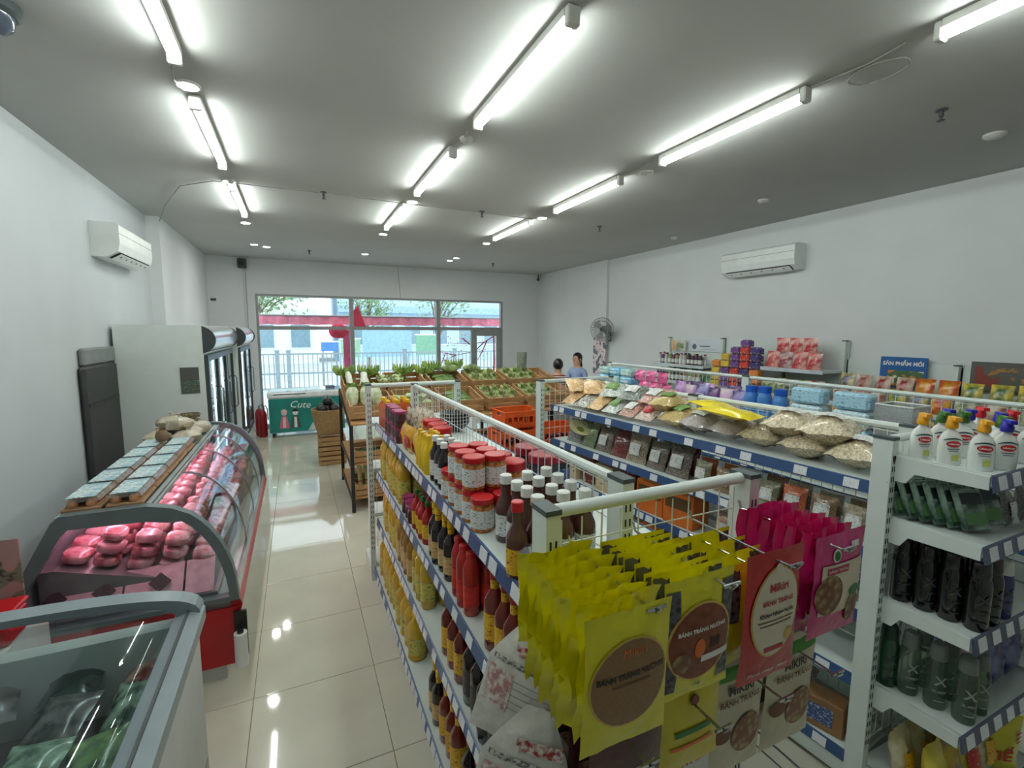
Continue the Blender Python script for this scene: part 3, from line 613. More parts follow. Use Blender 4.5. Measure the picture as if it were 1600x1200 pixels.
# ---- upright coolers along the left wall
m_coolw = M('cooler_panel', (224, 232, 228), .45, var=.02)
def cooler(label, y0, y1, x0, xf, h, ndoor, canopy):
    t = EMP('display_cooler', label, 'cooler', (0, y0, 0)); L_ = y1 - y0
    MB().box(x0, xf, 0, .045, .1, h).obj('side_panel', m_coolw, t); MB().box(x0, xf, L_ - .045, L_, .1, h).obj('side_panel', m_coolw, t)
    MB().box(x0, x0 + .05, .045, L_ - .045, .1, h).obj('back_panel', m_coolw, t); MB().box(x0 + .05, xf, .045, L_ - .045, h - .28, h).obj('top_box', m_coolw, t)
    MB().box(x0 + .05, xf, .045, L_ - .045, .1, .32).obj('base_panel', m_coolw, t); MB().box(x0 + .03, xf - .03, .03, L_ - .03, 0, .1).obj('plinth', m_dgrey, t)
    if canopy:
        pr = [(xf, h - .27)] + [(xf + .10 * sin(a * pi / 12) ** .6, h - .27 + .26 * a / 12) for a in range(1, 12)] + [(xf, h - .005)]
        MB().prism(pr, .02, L_ - .02, 'y').obj('canopy', M('canopy_silver', (214, 216, 216), .18, metal=.7), t, True)
        for ye in (0, L_ - .02): MB().prism([(p[0] + (.012 if p[0] > xf else 0), p[1]) for p in pr], ye, ye + .02, 'y').obj('canopy_end', m_dgrey, t, True)
    dw = (L_ - .06) / ndoor
    for k in range(ndoor):
        ya = .03 + dw * k; d = MB()
        for a, b_, c, e in ((ya, ya + .045, .33, h - .29), (ya + dw - .045, ya + dw, .33, h - .29), (ya + .045, ya + dw - .045, .33, .39), (ya + .045, ya + dw - .045, h - .35, h - .29)): d.box(xf + .002, xf + .035, a, b_, c, e)
        do = d.obj('door', m_dgrey, t)
        MB().box(xf + .015, xf + .021, ya + .045, ya + dw - .045, .39, h - .35).obj('pane', m_clear, do)
        MB().tube([(xf + .036, ya + dw - .02, .85), (xf + .065, ya + dw - .02, .88), (xf + .065, ya + dw - .02, 1.25), (xf + .036, ya + dw - .02, 1.28)], .009, 6).obj('handle', m_chrome, do, True)
    for k in range(ndoor): MB().box(xf - .03, xf - .018, .04 + dw * k + .01, .04 + dw * k + .03, .4, h - .36).obj('added_glow_strip', EMIT('cooler_added_glow', (235, 245, 255), 5.0), t)  # glowing strips added to brighten the dark cooler interior
    for k in range(4): MB().box(x0 + .06, xf - .04, .05, L_ - .05, .52 + .26 * k, .53 + .26 * k).obj('shelf', m_white, t)
    return t
cooler('large white display cooler with silver canopy behind the meat counter', 5.34, 7.35, -1.50, -.82, 1.93, 3, True)
cooler('second display cooler standing beyond the long silver canopy cooler', 7.42, 9.0, -1.38, -.74, 1.93, 2, True)
PB = [('drink_pack', 'drink', [('drink_pack', MB().rbox(-.05, .05, -.04, .04, 0, .17, .008).mesh('drink_pack', PRINT('drink%d' % k, c, (230, 230, 226), 26, 40, .56))), ('cap', MB().lathe([(.016, .17), (.016, .185)], 8).mesh('cap', m_white))]) for k, c in enumerate([(60, 120, 150), (84, 150, 110), (190, 200, 204), (70, 90, 140)])]
for sh in range(4):
    for k in range(7):
        put(PB[(sh + k // 2) % 4], (-.93, 5.52 + .22 * k, .532 + .26 * sh), pi / 2, '%s drink carton %s from camera, cooler shelf %s from bottom' % (['teal', 'green', 'pale', 'blue'][(sh + k // 2) % 4], ORD[k], ORD[sh]), 'cartons in the silver canopy cooler')
t = EMP('side_notice', 'green picture notice taped on the side of the white cooler', 'notice', (-.94, 5.332, 1.28))
MB().box(-.075, .075, 0, .004, 0, .12).obj('lower_sheet', PRINT('notice_a', (70, 96, 84), (150, 120, 110), 14, 26, .52), t); MB().box(-.075, .075, 0, .004, .125, .25).obj('upper_sheet', PRINT('notice_b', (96, 86, 84), (60, 92, 76), 14, 26, .5), t)
# fire extinguishers and the ice cream freezer by the shopfront
for q, (x, y) in enumerate(((-.66, 9.42), (-.60, 9.26))):
    t = EMP('fire_extinguisher', ['red fire extinguisher nearer the shopfront beside ice cream freezer', 'red fire extinguisher nearer the cooler beside ice cream freezer'][q], 'fire extinguisher', (x, y, 0), group='fire extinguishers')
    MB().lathe([(.06, 0), (.07, .02), (.07, .40), (.05, .46), (.02, .49)], 14).obj('cylinder', M('extinguisher_red', (150, 20, 30), .3), t, True)
    MB().lathe([(.018, .49), (.018, .54)], 8).obj('valve', m_chrome, t); MB().tube([(0, 0, .53), (.05, 0, .56), (.08, 0, .5), (.085, 0, .3)], .009, 6).obj('hose', m_black, t, True)
ic = EMP('ice_cream_freezer', 'teal printed ice cream freezer with white lid under the window', 'freezer', (-.49, 9.06, 0))
MB().rbox(0, 1.25, 0, .62, .08, .70, .02).obj('body', m_white, ic); m_teal = M('teal_print', (24, 128, 118), .35, var=.12, sc=3)
MB().rbox(-.015, 1.265, -.015, .635, .70, .80, .02).obj('top_rim', M('rim_white', (240, 242, 242), .25), ic)
MB().box(.05, .62, .06, .56, .801, .81).obj('glass_lid', m_clear, ic); MB().box(.60, 1.2, .06, .56, .812, .821).obj('glass_lid', m_clear, ic)
MB().rbox(.08, .6, -.02, -.014, .76, .775, .002).obj('handle', m_dgrey, ic)
pa = MB().box(.005, 1.245, -.006, -.001, .09, .69).obj('printed_front', m_teal, ic)
me = text_mesh('Cute', .17, M('print_white', (236, 240, 238), .4, var=0), shear=.25)
O('lettering', me, pa, (.50, -.009, .57), (pi / 2, .08, 0))
for nm, x, s_, c1, c2, hair in (('printed_figure', .24, .9, (206, 110, 130), (226, 190, 190), (226, 200, 190)), ('printed_figure', .42, 1.0, (60, 84, 84), (230, 226, 222), (34, 28, 28))):
    mm = MB(); y_ = -.0085
    mm.prism([(x - .09 * s_, .16), (x - .05 * s_, .36), (x, .40), (x + .05 * s_, .36), (x + .09 * s_, .16)], y_, y_ + .002, 'y', 0).prism([(x - .025, .17), (x - .02, .36), (x + .02, .36), (x + .025, .17)], y_ - .001, y_ + .001, 'y', 1)
    mm.prism([(x + .045 * cos(a * pi / 6), .44 + .05 * sin(a * pi / 6)) for a in range(12)], y_, y_ + .002, 'y', 1).prism([(x + .05 * cos(a * pi / 6), .455 + .05 * sin(a * pi / 6)) for a in range(7)], y_ - .001, y_ + .001, 'y', 2)
    mm.obj(nm, [M('fig%d_%d' % (c1[0], k), c, .5, var=.05) for k, c in enumerate((c1, c2, hair))], pa)
MB().prism([(.62, .1), (1.2, .1), (1.1, .26), (.9, .30), (.7, .24)], -.0085, -.0065, 'y').obj('printed_patch', M('print_pale', (196, 206, 206), .4), pa)
for x in (.06, 1.19):
    for y in (.06, .56): MB().cyl((x, y, 0), (x, y, .085), .022, n=8).obj('caster', m_dgrey, ic)
MB().rbox(-.0, .16, -.1, .1, 0, .03, .006).obj('cloth_pile', M('cloth_grey', (96, 100, 108), .8), None, loc=(.46, 9.36, .825), label='crumpled grey cloth on the ice cream freezer lid', cat='cloth')
# paper basket of dark melons on stacked wooden crates beside the produce rack
m_kraft = M('kraft_basket', (170, 136, 92), .8, var=.12, sc=30); m_crate = M('crate_wood', (176, 138, 92), .8, var=.18, sc=8, stretch=(1, 1, 6))
def crate(name, label, loc, rz, w, d, h, tilt=0.0, cat='crate', group=None, m=None, slats=3):
    t = O(name, None, None, loc, (tilt, 0, rz), label, cat, group); m = m or m_crate
    sh = h / slats
    lw_ = MB().box(-w / 2, w / 2, -.006, .006, .006, sh - .006).mesh('slat', m); ld = MB().box(-.006, .006, -d / 2 + .012, d / 2 - .012, .006, sh - .006).mesh('slat', m)
    for k in range(slats):
        O('slat', lw_, t, (0, -d / 2 + .006, k * sh)); O('slat', lw_, t, (0, d / 2 - .006, k * sh)); O('slat', ld, t, (-w / 2 + .006, 0, k * sh)); O('slat', ld, t, (w / 2 - .006, 0, k * sh))
    for sx in (-1, 1):
        for sy in (-1, 1): MB().box(sx * (w / 2 - .022) - .01, sx * (w / 2 - .022) + .01, sy * (d / 2 - .022) - .01, sy * (d / 2 - .022) + .01, 0, h).obj('corner_post', m, t)
    MB().box(-w / 2 + .012, w / 2 - .012, -d / 2 + .012, d / 2 - .012, .004, .014).obj('bottom', m, t)
    return t
for k in range(3): crate('wooden_crate', 'wooden crate under the kraft basket, %s from the floor' % ORD[k], (.40, 7.1, .002 + .135 * k), 0, .36, .42, .13, group='crates under the basket', slats=2)
t = EMP('kraft_basket', 'tapered brown basket filled with dark round fruit on stacked crates', 'basket', (.37, 7.1, .41))
MB().lathe([(.15, 0), (.20, .2), (.225, .36), (.21, .36), (.14, .015)], 20, sx=1.0, sy=1.0).obj('bowl', m_kraft, t, True); MB().tube([(.218 * cos(k * pi / 12), .218 * sin(k * pi / 12), .36) for k in range(25)], .011, 5).obj('rim', m_kraft, t, True)
MEL = ('dark_fruit', 'fruit', [('dark_fruit', MB().ell((0, 0, .06), (.075, .075, .065), 12, 8).mesh('dark_fruit', M('melon_skin', (38, 40, 38), .3, var=.3, sc=14), True)), ('stalk', MB().cyl((0, 0, .12), (.01, 0, .15), .006, .004, 6).mesh('stalk', M('stalk', (90, 84, 60))))])
for q, (x, y, z) in enumerate(((.29, 7.0, .72), (.45, 7.0, .72), (.29, 7.18, .72), (.45, 7.19, .72), (.37, 7.09, .82))):
    put(MEL, (x, y, z), q, 'dark round fruit in the kraft basket, ' + ['front left', 'front right', 'rear left', 'rear right', 'topmost of the pile'][q], 'dark fruit in the kraft basket')
# ================================================================== shelving
m_steel = M('shelf_white', (214, 224, 220), 0.35, var=.02)
m_cap = M('post_cap', (72, 82, 84), .5); m_slot = M('slot_dark', (30, 34, 34), .7)
m_strip = M('price_strip_blue', (52, 82, 128), .3, var=.06); m_tag = PRINT('price_tag', (228, 232, 236), (130, 140, 160), 60, 130, .6)
m_wire = M('wire_white', (220, 226, 224), .35, var=.02)
def post_mesh(h, w=.036, d=.066):
    b = MB().box(-w / 2, w / 2, -d / 2, d / 2, .0, h - .012, 0).box(-w / 2 - .002, w / 2 + .002, -d / 2 - .002, d / 2 + .002, h - .012, h, 1)
    return b
def add_post(parent, x, y, h, rz=0, slots=('-y',)):
    p = O('post', post_mesh(h).mesh('post', [m_steel, m_cap]), parent, (x, y, 0), (0, 0, rz))
    if not slots: return p
    b = MB(); z = .25
    while z < h - .05:
        for o in (-.007, .007): b.box(o - .0022, o + .0022, -.0342, -.0331, z, z + .020)
        z += .04
    b.obj('slot_row', m_slot, p, kind='stuff')
    return p
def mesh_panel(parent, u0, u1, z0, z1, axis, at, su=.05, sz=.10, r=.0019):
    b = MB(); k = int(round((u1 - u0) / su)); P_ = (lambda u, z, o: (u, at + o, z)) if axis == 'x' else (lambda u, z, o: (at + o, u, z))
    for i in range(k + 1):
        u = u0 + (u1 - u0) * i / k; b.cyl(P_(u, z0, 0), P_(u, z1, 0), r, n=4, caps=False)
    z = z0
    while z <= z1: b.cyl(P_(u0, z, .004), P_(u1, z, .004), r, n=4, caps=False); z += sz
    return b.obj('wire_mesh', m_wire, parent, kind='stuff')
def shelf(parent, u0, u1, d0, d1, z, side, tags, seed, axis='u', thick=.028, strip=True):
    """shelf tray along local y (u) reaching from d0 to d1 on side (-1 = -x); blue strip and tags on its front edge"""
    x0, x1 = sorted((side * d0, side * d1)); rg = random.Random(seed)
    s_ = MB().box(x0, x1, u0, u1, z - thick, z).obj('shelf', m_steel, parent)
    if strip:
        xf = side * d1; th = .006
        MB().prism([(xf, z + .006), (xf + side * th, z + .004), (xf + side * (th + .008), z - .042), (xf + side * .006, z - .044)], u0, u1, 'y').obj('price_strip', m_strip, s_)
        tm = MB().prism([(xf + side * (th + .0005), z + .0), (xf + side * (th + .0025), z + .0), (xf + side * (th + .0095), z - .037), (xf + side * (th + .0075), z - .037)], -.028, .028, 'y').mesh('price_tag', m_tag)
        u = u0 + .06 + rg.uniform(0, .1)
        while u < u1 - .05:
            O('price_tag', tm, s_, (0, u, 0)); u += rg.choice(tags)
    return s_
def gondola(name, label, ox, oy, rz, L, hd, levels, hp=1.5, sides=(-1, 1), seed=1, tags=(.075, .14, .2, .26), posts=3, slots=('-y',)):
    t = EMP(name, label, 'shelving', (ox, oy, 0), rz)
    for k in range(posts): add_post(t, 0, .03 + (L - .06) * k / (posts - 1), hp, 0, slots)
    mesh_panel(t, .06, L - .06, .16, hp - .03, 'y', 0)
    MB().cyl((0, .055, hp - .016), (0, L - .055, hp - .016), .015, n=8).obj('top_rail', m_steel, t, True)
    MB().box(-hd, hd, 0, L, .02, .10).obj('base', m_steel, t)
    n_ = 0
    for s_ in sides:
        for (z, dp) in levels:
            n_ += 1; shelf(t, .02, L - .02, .03, dp, z, s_, tags, seed * 31 + n_)
            for u in (.012, L - .024): MB().prism([(.03, z - .09), (.06, z - .09), (.09, z - .05), (dp - .01, z - .035), (dp - .01, z), (.03, z)] if s_ > 0 else [(-.03, z - .09), (-.06, z - .09), (-.09, z - .05), (-dp + .01, z - .035), (-dp + .01, z), (-.03, z)], u, u + .006, 'y').obj('bracket', m_steel, t)
    return t
AZ = [.13, .50, .86, 1.22]
gA = gondola('sauce_gondola', 'double sided white gondola full of sauce bottles, middle of the view', .78, .96, 0, 2.50, .31, [(AZ[0], .315), (AZ[1], .285), (AZ[2], .28), (AZ[3], .275)], seed=2, posts=2, tags=(.066, .075, .09, .16))
BANG = radians(5.0)
BZ = [.13, .48, .76, 1.03, 1.30]
gB = gondola('snack_gondola', 'double sided white gondola of dried goods, right of centre', 2.34, 1.03, BANG, 2.25, .32, [(z, .31) for z in BZ], seed=5)
gC = gondola('household_gondola', 'white gondola of detergent and tissue behind the snack gondola', 3.66, .9, radians(.6), 4.0, .34, [(.13, .34), (.48, .33), (.80, .33), (1.12, .33)], seed=8)
# end rack with hooks, facing the camera
er = EMP('hook_rack', 'white wire end rack with hooks carrying rice paper bags', 'rack', (0, .88, 0))
for x in (.49, 1.12): add_post(er, x, 0, 1.5, 0, ('-y', '+x') if x < 1 else ('-y',))
mesh_panel(er, .53, 1.08, .2, 1.46, 'x', 0, su=.055, sz=.10)
MB().cyl((.51, 0, 1.484), (1.10, 0, 1.484), .016, n=10).obj('top_rail', m_steel, er, True)
MB().box(.47, 1.14, -.28, .03, .02, .12).obj('base', m_steel, er)
HX = [.55, .735, .92, 1.10]
hook = MB().tube([(0, 0, .02), (0, -.008, .0), (0, -.29, -.002), (0, -.30, .012)], .003, 6).tube([(0, -.004, -.045), (0, -.20, -.043)], .0022, 5).box(-.022, .022, -.292, -.288, .004, .010).mesh('hook', m_chrome, True)
for z in (1.40, 1.10, .80):
    for x in HX: O('hook', hook, er, (x, 0, z))
MB().tube([(.47, -.01, 1.30), (.462, -.03, 1.295), (.452, -.035, 1.22), (.445, -.05, 1.20), (.44, -.035, 1.215)], .003, 6).obj('side_hook', M('dark_wire', (60, 62, 62), .4), er)
# far end rack of the sauce gondola
ef = EMP('end_rack', 'white end rack closing the far end of the sauce gondola', 'rack', (0, 3.52, 0))
for x in (.46, 1.14): add_post(ef, x, 0, 1.5)
mesh_panel(ef, .50, 1.10, .2, 1.46, 'x', 0, su=.055)
MB().cyl((.48, 0, 1.484), (1.12, 0, 1.484), .016, n=10).obj('top_rail', m_steel, ef, True); MB().box(.44, 1.16, -.03, .28, .02, .12).obj('base', m_steel, ef)
for z in (.50, .85, 1.2): MB().box(.49, 1.11, .03, .28, z - .025, z).obj('shelf', m_steel, ef)
# end shelf unit facing the camera on the right
EZ = [.14, .50, .86, 1.18, 1.42]
es = EMP('end_shelf_unit', 'white end shelf unit with soap and shampoo at the right edge', 'shelving', (2.0, .98, 0), 0)
for x in (.0, .70): add_post(es, x, 0, 1.5, 0, ('-y', '+x'))
mesh_panel(es, .04, .66, .2, 1.46, 'x', .01); MB().cyl((.02, 0, 1.484), (.68, 0, 1.484), .016, n=10).obj('top_rail', m_steel, es, True)
MB().box(-.02, .72, -.31, .02, .02, .11).obj('base', m_steel, es)
tgm = None
for q, z in enumerate(EZ):
    s_ = MB().box(.03, .67, -.30, -.03, z - .03, z).box(.02, .03, -.30, -.03, z - .03, z + .012).box(.67, .68, -.30, -.03, z - .03, z + .012).obj('shelf', m_steel, es)
    for x in (.012, .688): MB().prism([(-.025, z + .01), (-.025, z - .085), (-.07, z - .085), (-.095, z - .045), (-.295, z - .04), (-.295, z + .004)], x - .004, x + .004, 'x').obj('bracket', m_steel, s_)
    MB().prism([(-.30, z + .012), (-.307, z + .010), (-.317, z - .042), (-.308, z - .046)], .0, .70, 'x').obj('price_strip', M('strip_slate', (70, 78, 104), .35), s_)
    tm = MB().prism([(-.3075, z + .006), (-.3095, z + .006), (-.3185, z - .036), (-.3165, z - .036)], -.026, .026, 'x').mesh('price_tag', m_tag)
    for k in range(7): O('price_tag', tm, s_, (.05 + .098 * k, 0, 0))
    MB().rbox(.01, .02, -.26, -.245, z - .048, z - .032, .003).obj('clip', m_black, s_)
MB().box(-.004, .004, -.0345, -.0332, 1.40, 1.43).obj('keyhole', m_black, es, loc=(0, 0, 0))
MB().tube([(-.02, -.026, 1.33), (.0, -.03, 1.322), (.03, -.028, 1.33), (.032, -.02, 1.28), (.028, -.025, 1.235)], .002, 5).obj('loop_wire', m_chrome, es)
# far end rack of the snack gondola
p = Frame(2.34, 1.03, BANG + pi / 2).pt(2.30, .0)
eb = EMP('end_rack', 'white end rack closing the far end of the snack gondola', 'rack', (p[0], p[1], 0), BANG)
for x in (-.38, .34): add_post(eb, x, 0, 1.5)
mesh_panel(eb, -.34, .30, .2, 1.46, 'x', 0, su=.055); MB().cyl((-.36, 0, 1.484), (.32, 0, 1.484), .016, n=10).obj('top_rail', m_steel, eb, True)
MB().box(-.40, .36, -.03, .28, .02, .12).obj('base', m_steel, eb)
# shelving along the right wall
XW = XR - .40
wsh = EMP('wall_shelving', 'white perforated wall shelving along the right wall', 'shelving', (0, 0, 0))
WPS = []
def wall_bay(y0, y1, hp, zs, hold=True):
    for y in [y_ for y_ in (y0, y1) if y_ not in WPS]: WPS.append(y); add_post(wsh, XR - .04, y, hp, pi / 2, ())
    b = MB().box(XR - .02, XR - .012, y0 + .03, y1 - .03, .2, hp).obj('back_panel', m_steel, wsh)
    if hold:
        h_ = MB(); z = 1.0
        while z < hp - .04:
            y = y0 + .06
            while y < y1 - .05: h_.box(XR - .0215, XR - .0202, y, y + .012, z, z + .012); y += .05
            z += .05
        h_.obj('hole_row', M('hole_grey', (120, 128, 126), .7), b, kind='stuff')
    for z in zs:
        s_ = MB().box(XW, XR - .025, y0 + .01, y1 - .01, z - .025, z).obj('shelf', m_steel, wsh)
        MB().box(XW - .008, XW, y0 + .01, y1 - .01, z - .035, z + .006).obj('price_strip', M('strip_pale', (190, 200, 206), .4), s_)
    MB().box(XW, XR - .025, y0, y1, .02, .12).obj('base', m_steel, wsh)
WZS = [.13, .50, .86, 1.18, 1.48]
wall_bay(5.62, 4.62, 1.80, WZS[:4] + [1.42]); wall_bay(4.62, 3.75, 1.80, WZS[:4]); wall_bay(3.75, 3.05, 1.80, WZS)
wall_bay(3.05, 2.1, 1.60, WZS[:4]); wall_bay(2.1, 1.1, 1.58, WZS[:4]); wall_bay(1.1, .1, 1.58, WZS[:4])
# ================================================================== products: prototypes
def band(r, z0, z1, mat, n=14, sx=1.0, sy=1.0, name='label'):
    vs = [(r * cos(2 * pi * i / n) * sx, r * sin(2 * pi * i / n) * sy, z) for z in (z0, z1) for i in range(n)]
    return (name, MB().add(vs, [(i, (i + 1) % n, n + (i + 1) % n, n + i) for i in range(n)]).mesh(name, mat, True))
def BOT(name, cat, r, h, body, cap, lab=None, nk=.36, sh=.60, lz=(.14, .48), ch=.12, cr=1.25, n=14, extra=None):
    rn = r * nk
    P_ = (name, cat, [(name, MB().lathe([(r * .9, 0), (r, h * .02), (r, h * sh), (r * .92, h * (sh + .06)), (rn, h * (sh + .2)), (rn, h * (1 - ch))], n).mesh(name, body, True)),
                      ('cap', MB().lathe([(rn * cr, h * (1 - ch)), (rn * cr, h * .99), (rn * cr * .85, h)], 10).mesh('cap', cap, True))])
    if lab: P_[2].append(band(r * 1.02, h * lz[0], h * lz[1], lab, n))
    if extra: P_[2].append(band(rn * 1.15, h * (sh + .2), h * (1 - ch - .01), extra, 10, name='neck_band'))
    return P_
def JAR(name, cat, r, h, body, lid, lab=None, lz=(.12, .66), n=16):
    P_ = (name, cat, [(name, MB().lathe([(r * .9, 0), (r, h * .04), (r, h * .72), (r * .86, h * .80), (r * .86, h * .84)], n).mesh(name, body, True)),
                      ('lid', MB().lathe([(r * .97, h * .83), (r * .99, h * .86), (r * .99, h * .98), (r * .93, h)], n).mesh('lid', lid, True))])
    if lab: P_[2].append(band(r * 1.015, h * lz[0], h * lz[1], lab, n))
    return P_
c_red = M('cap_red', (196, 26, 34), .3); c_white = M('cap_white', (232, 234, 230), .35); c_yel = M('cap_yellow', (240, 190, 20), .35); c_blk = M('cap_black', (26, 26, 28), .3); c_grn = M('cap_green', (40, 110, 50), .35); c_pur = M('cap_purple', (150, 40, 90), .35); c_org = M('cap_orange', (226, 120, 30), .35)
oil = M('cooking_oil', (196, 160, 40), .12, var=.12, sc=5, coat=.5); oild = M('dark_oil', (150, 112, 36), .12, coat=.5)
soy = M('soy_black', (28, 20, 18), .12, coat=.5); fish = M('fish_amber', (120, 36, 20), .12, var=.25, coat=.5); chil = M('chili_red', (176, 30, 26), .2, var=.1, coat=.4); brn = M('sauce_brown', (84, 52, 42), .18, var=.15, coat=.4)
pick = M('pickle_mix', (150, 84, 40), .2, var=.3, sc=60, second=(196, 120, 50), vor=True, coat=.5); dpick = M('dark_jam', (70, 26, 34), .2, var=.3, sc=40, coat=.5)
l_wht = PRINT('label_white', (226, 228, 224), (70, 80, 110), 40, 120, .56); l_yel = PRINT('label_yellow', (226, 180, 40), (150, 40, 30), 36, 80, .56); l_red = PRINT('label_red', (190, 36, 40), (236, 220, 190), 30, 70, .6)
l_grn = PRINT('label_green', (96, 140, 60), (230, 226, 180), 30, 70, .58); l_blu = PRINT('label_blue', (60, 84, 140), (226, 230, 236), 30, 90, .56); l_oil = PRINT('label_oil', (206, 190, 90), (90, 130, 50), 26, 60, .54); l_tan = PRINT('label_tan', (206, 176, 120), (110, 60, 40), 32, 80, .56)
OIL = BOT('oil_bottle', 'oil bottle', .038, .30, oil, c_yel, l_oil, nk=.34, sh=.66)
OILB = BOT('oil_jug', 'oil bottle', .050, .27, oil, c_yel, l_oil, nk=.36, sh=.64)
OILD = BOT('oil_bottle', 'oil bottle', .036, .28, oild, c_red, l_tan, nk=.34, sh=.66)
SOY = BOT('soy_bottle', 'sauce bottle', .034, .255, soy, c_yel, l_tan, sh=.58, lz=(.12, .42), extra=l_yel)
SOYB = BOT('soy_bottle', 'sauce bottle', .040, .27, soy, c_blk, M('dark_label', (60, 56, 52), .4, var=.4, sc=50), sh=.62)
SOYR = BOT('soy_bottle', 'sauce bottle', .036, .27, soy, c_red, l_wht, sh=.6, lz=(.1, .36))
FISH = BOT('amber_sauce_bottle', 'sauce bottle', .036, .27, fish, c_red, l_yel, sh=.56, extra=l_yel)
CHI = BOT('chili_bottle', 'sauce bottle', .030, .235, chil, c_red, M('chili_label', (200, 40, 36), .35, var=.2, sc=40), nk=.5, sh=.72, ch=.08)
CHIY = BOT('chili_bottle', 'sauce bottle', .028, .21, chil, c_grn, l_yel, sh=.6)
BRN = BOT('brown_sauce_bottle', 'sauce bottle', .033, .215, brn, c_white, l_wht, nk=.5, sh=.5, lz=(.1, .42), ch=.13, cr=1.15)
BRNR = BOT('brown_sauce_bottle', 'sauce bottle', .031, .21, brn, c_red, l_yel, nk=.45, sh=.5, lz=(.06, .40), ch=.13)
YEL = BOT('mustard_bottle', 'sauce bottle', .026, .18, M('mustard', (236, 196, 20), .3), c_yel, None, nk=.4, sh=.62)
ORG = BOT('orange_sauce_bottle', 'sauce bottle', .030, .20, M('orange_sauce', (206, 96, 30), .2, coat=.4), c_yel, None, nk=.42, sh=.66)
DRK = BOT('dark_sauce_bottle', 'sauce bottle', .028, .20, soy, c_white, l_wht, nk=.45, sh=.58)
JR = JAR('red_lid_jar', 'jar', .040, .115, pick, c_red, l_wht); JRB = JAR('red_lid_jar', 'jar', .052, .175, pick, c_red, l_wht, (.3, .7)); JD = JAR('dark_jar', 'jar', .036, .095, dpick, c_pur, None); JB = JAR('blue_label_jar', 'jar', .050, .145, M('jar_dark', (60, 60, 70), .2), M('lid_magenta', (176, 30, 60), .3), l_blu)
CAN = JAR('tomato_can', 'can', .034, .10, M('can_red', (190, 50, 44), .3, metal=.2), m_chrome, l_red)
def psurf(w, h, t, seam):
    def f(x, z):
        u = max(-1, min(1, 2 * x / w)); vv = (z / h - seam) / (1 - 2 * seam)
        return t / 2 * (1 - abs(u) ** 3) * (4 * vv * (1 - vv)) ** .45 if 0 < vv < 1 else 0
    return f
def rect_on(f, x0, x1, z0, z1, mat, off, name='print_patch', n_=6):
    vs = [(x0 + (x1 - x0) * i / n_, 0, z0 + (z1 - z0) * j / n_) for j in range(n_ + 1) for i in range(n_ + 1)]
    vs = [(p_[0], -f(p_[0], p_[2]) * 1.06 - off, p_[2]) for p_ in vs]
    return (name, MB().add(vs, [(j * (n_ + 1) + i, j * (n_ + 1) + i + 1, (j + 1) * (n_ + 1) + i + 1, (j + 1) * (n_ + 1) + i) for j in range(n_) for i in range(n_)]).mesh(name, mat, True))
def BAG(name, cat, w, h, t, m, seed, lab=None, lw=.6, lh=(.25, .65), seam=.06, wob=.22):
    P_ = (name, cat, [(name, pillow(w, h, t, seam=seam, wob=wob, seed=seed).mesh(name, m, True))])
    if lab:
        f0 = psurf(w, h, t, seam); P_[2].append(rect_on(lambda x, z: f0(x, z) * (1 + wob * .7), -w / 2 * lw, w / 2 * lw, h * lh[0], h * lh[1], lab, .002, 'label'))
    return P_
f_chip = M('clear_film_chip', (176, 150, 110), .22, var=.3, sc=45, second=(224, 214, 196), vor=True, coat=.6)
CHIP = BAG('snack_bag', 'snack bag', .13, .18, .06, f_chip, 61, l_wht, .5)
YBAG = BAG('yellow_bag', 'snack bag', .12, .15, .05, M('film_yellow', (226, 170, 40), .25, var=.2, coat=.5), 62, l_red, .5)

# ------------------------------------------------------------------ sauce gondola, left side
FA = Frame(.78, .96, pi / 2, -1)       # u from the near end, d outwards to the left
assert abs(FA.D[0] + 1) < 1e-6
Z0, Z1, Z2, Z3 = [z + .001 for z in AZ]
T_ = 'sauce gondola top shelf'; g_ = 'sauces on the top shelf'
block(BRN, 'white-capped brown sauce bottle', T_, FA, .14, 4, .074, .19, 3, .076, Z3, g_)
put(BRNR, (.523, 1.10, Z3), .4, 'red-capped brown sauce bottle at the near corner of top shelf', g_); put(CAN, (.527, 1.02, Z3), 0, 'red can at the near corner of the sauce gondola top shelf', g_)
block(JR, 'red-lid white-label jar', T_, FA, .46, 5, .086, .236, 2, .083, Z3, g_, jit=.002, lay='lower layer'); block(JR, 'red-lid white-label jar', T_, FA, .545, 3, .086, .236, 2, .083, Z3 + .117, g_, jit=.002, lay='upper layer')
block(DRK, 'dark bottle with white cap', T_, FA, .90, 3, .07, .24, 2, .062, Z3, g_)
block(JRB, 'large red-lid pickle jar', T_, FA, .62, 2, .112, .058, 1, .1, Z3, g_)
block(YEL, 'bright yellow squeeze bottle', T_, FA, 1.13, 4, .06, .24, 2, .056, Z3, g_)
block(JRB, 'large red-lid pickle jar', T_, FA, 1.33, 3, .112, .115, 1, .11, Z3, g_)
block(YBAG, 'golden yellow sauce bag', T_, FA, 1.42, 3, .125, .235, 1, .06, Z3, g_)
block(CHIP, 'clear bag of dried snacks', T_, FA, 1.70, 3, .14, .14, 2, .07, Z3, g_)
block(JD, 'small purple-lid dark jar', T_, FA, 1.80, 5, .076, .24, 1, .075, Z3, g_, lay='lower layer'); block(JD, 'small purple-lid dark jar', T_, FA, 1.80, 5, .076, .24, 1, .075, Z3 + .097, g_, jit=.002, lay='upper layer')
block(ORG, 'yellow-capped orange sauce bottle', T_, FA, 2.20, 4, .066, .24, 3, .066, Z3, g_)
T_ = 'sauce gondola second shelf'; g_ = 'sauces on the second shelf'
block(FISH, 'amber sauce bottle', T_, FA, .12, 4, .080, .235, 2, .085, Z2, g_)
block(CHI, 'plain red chili bottle', T_, FA, .56, 3, .068, .24, 2, .07, Z2, g_)
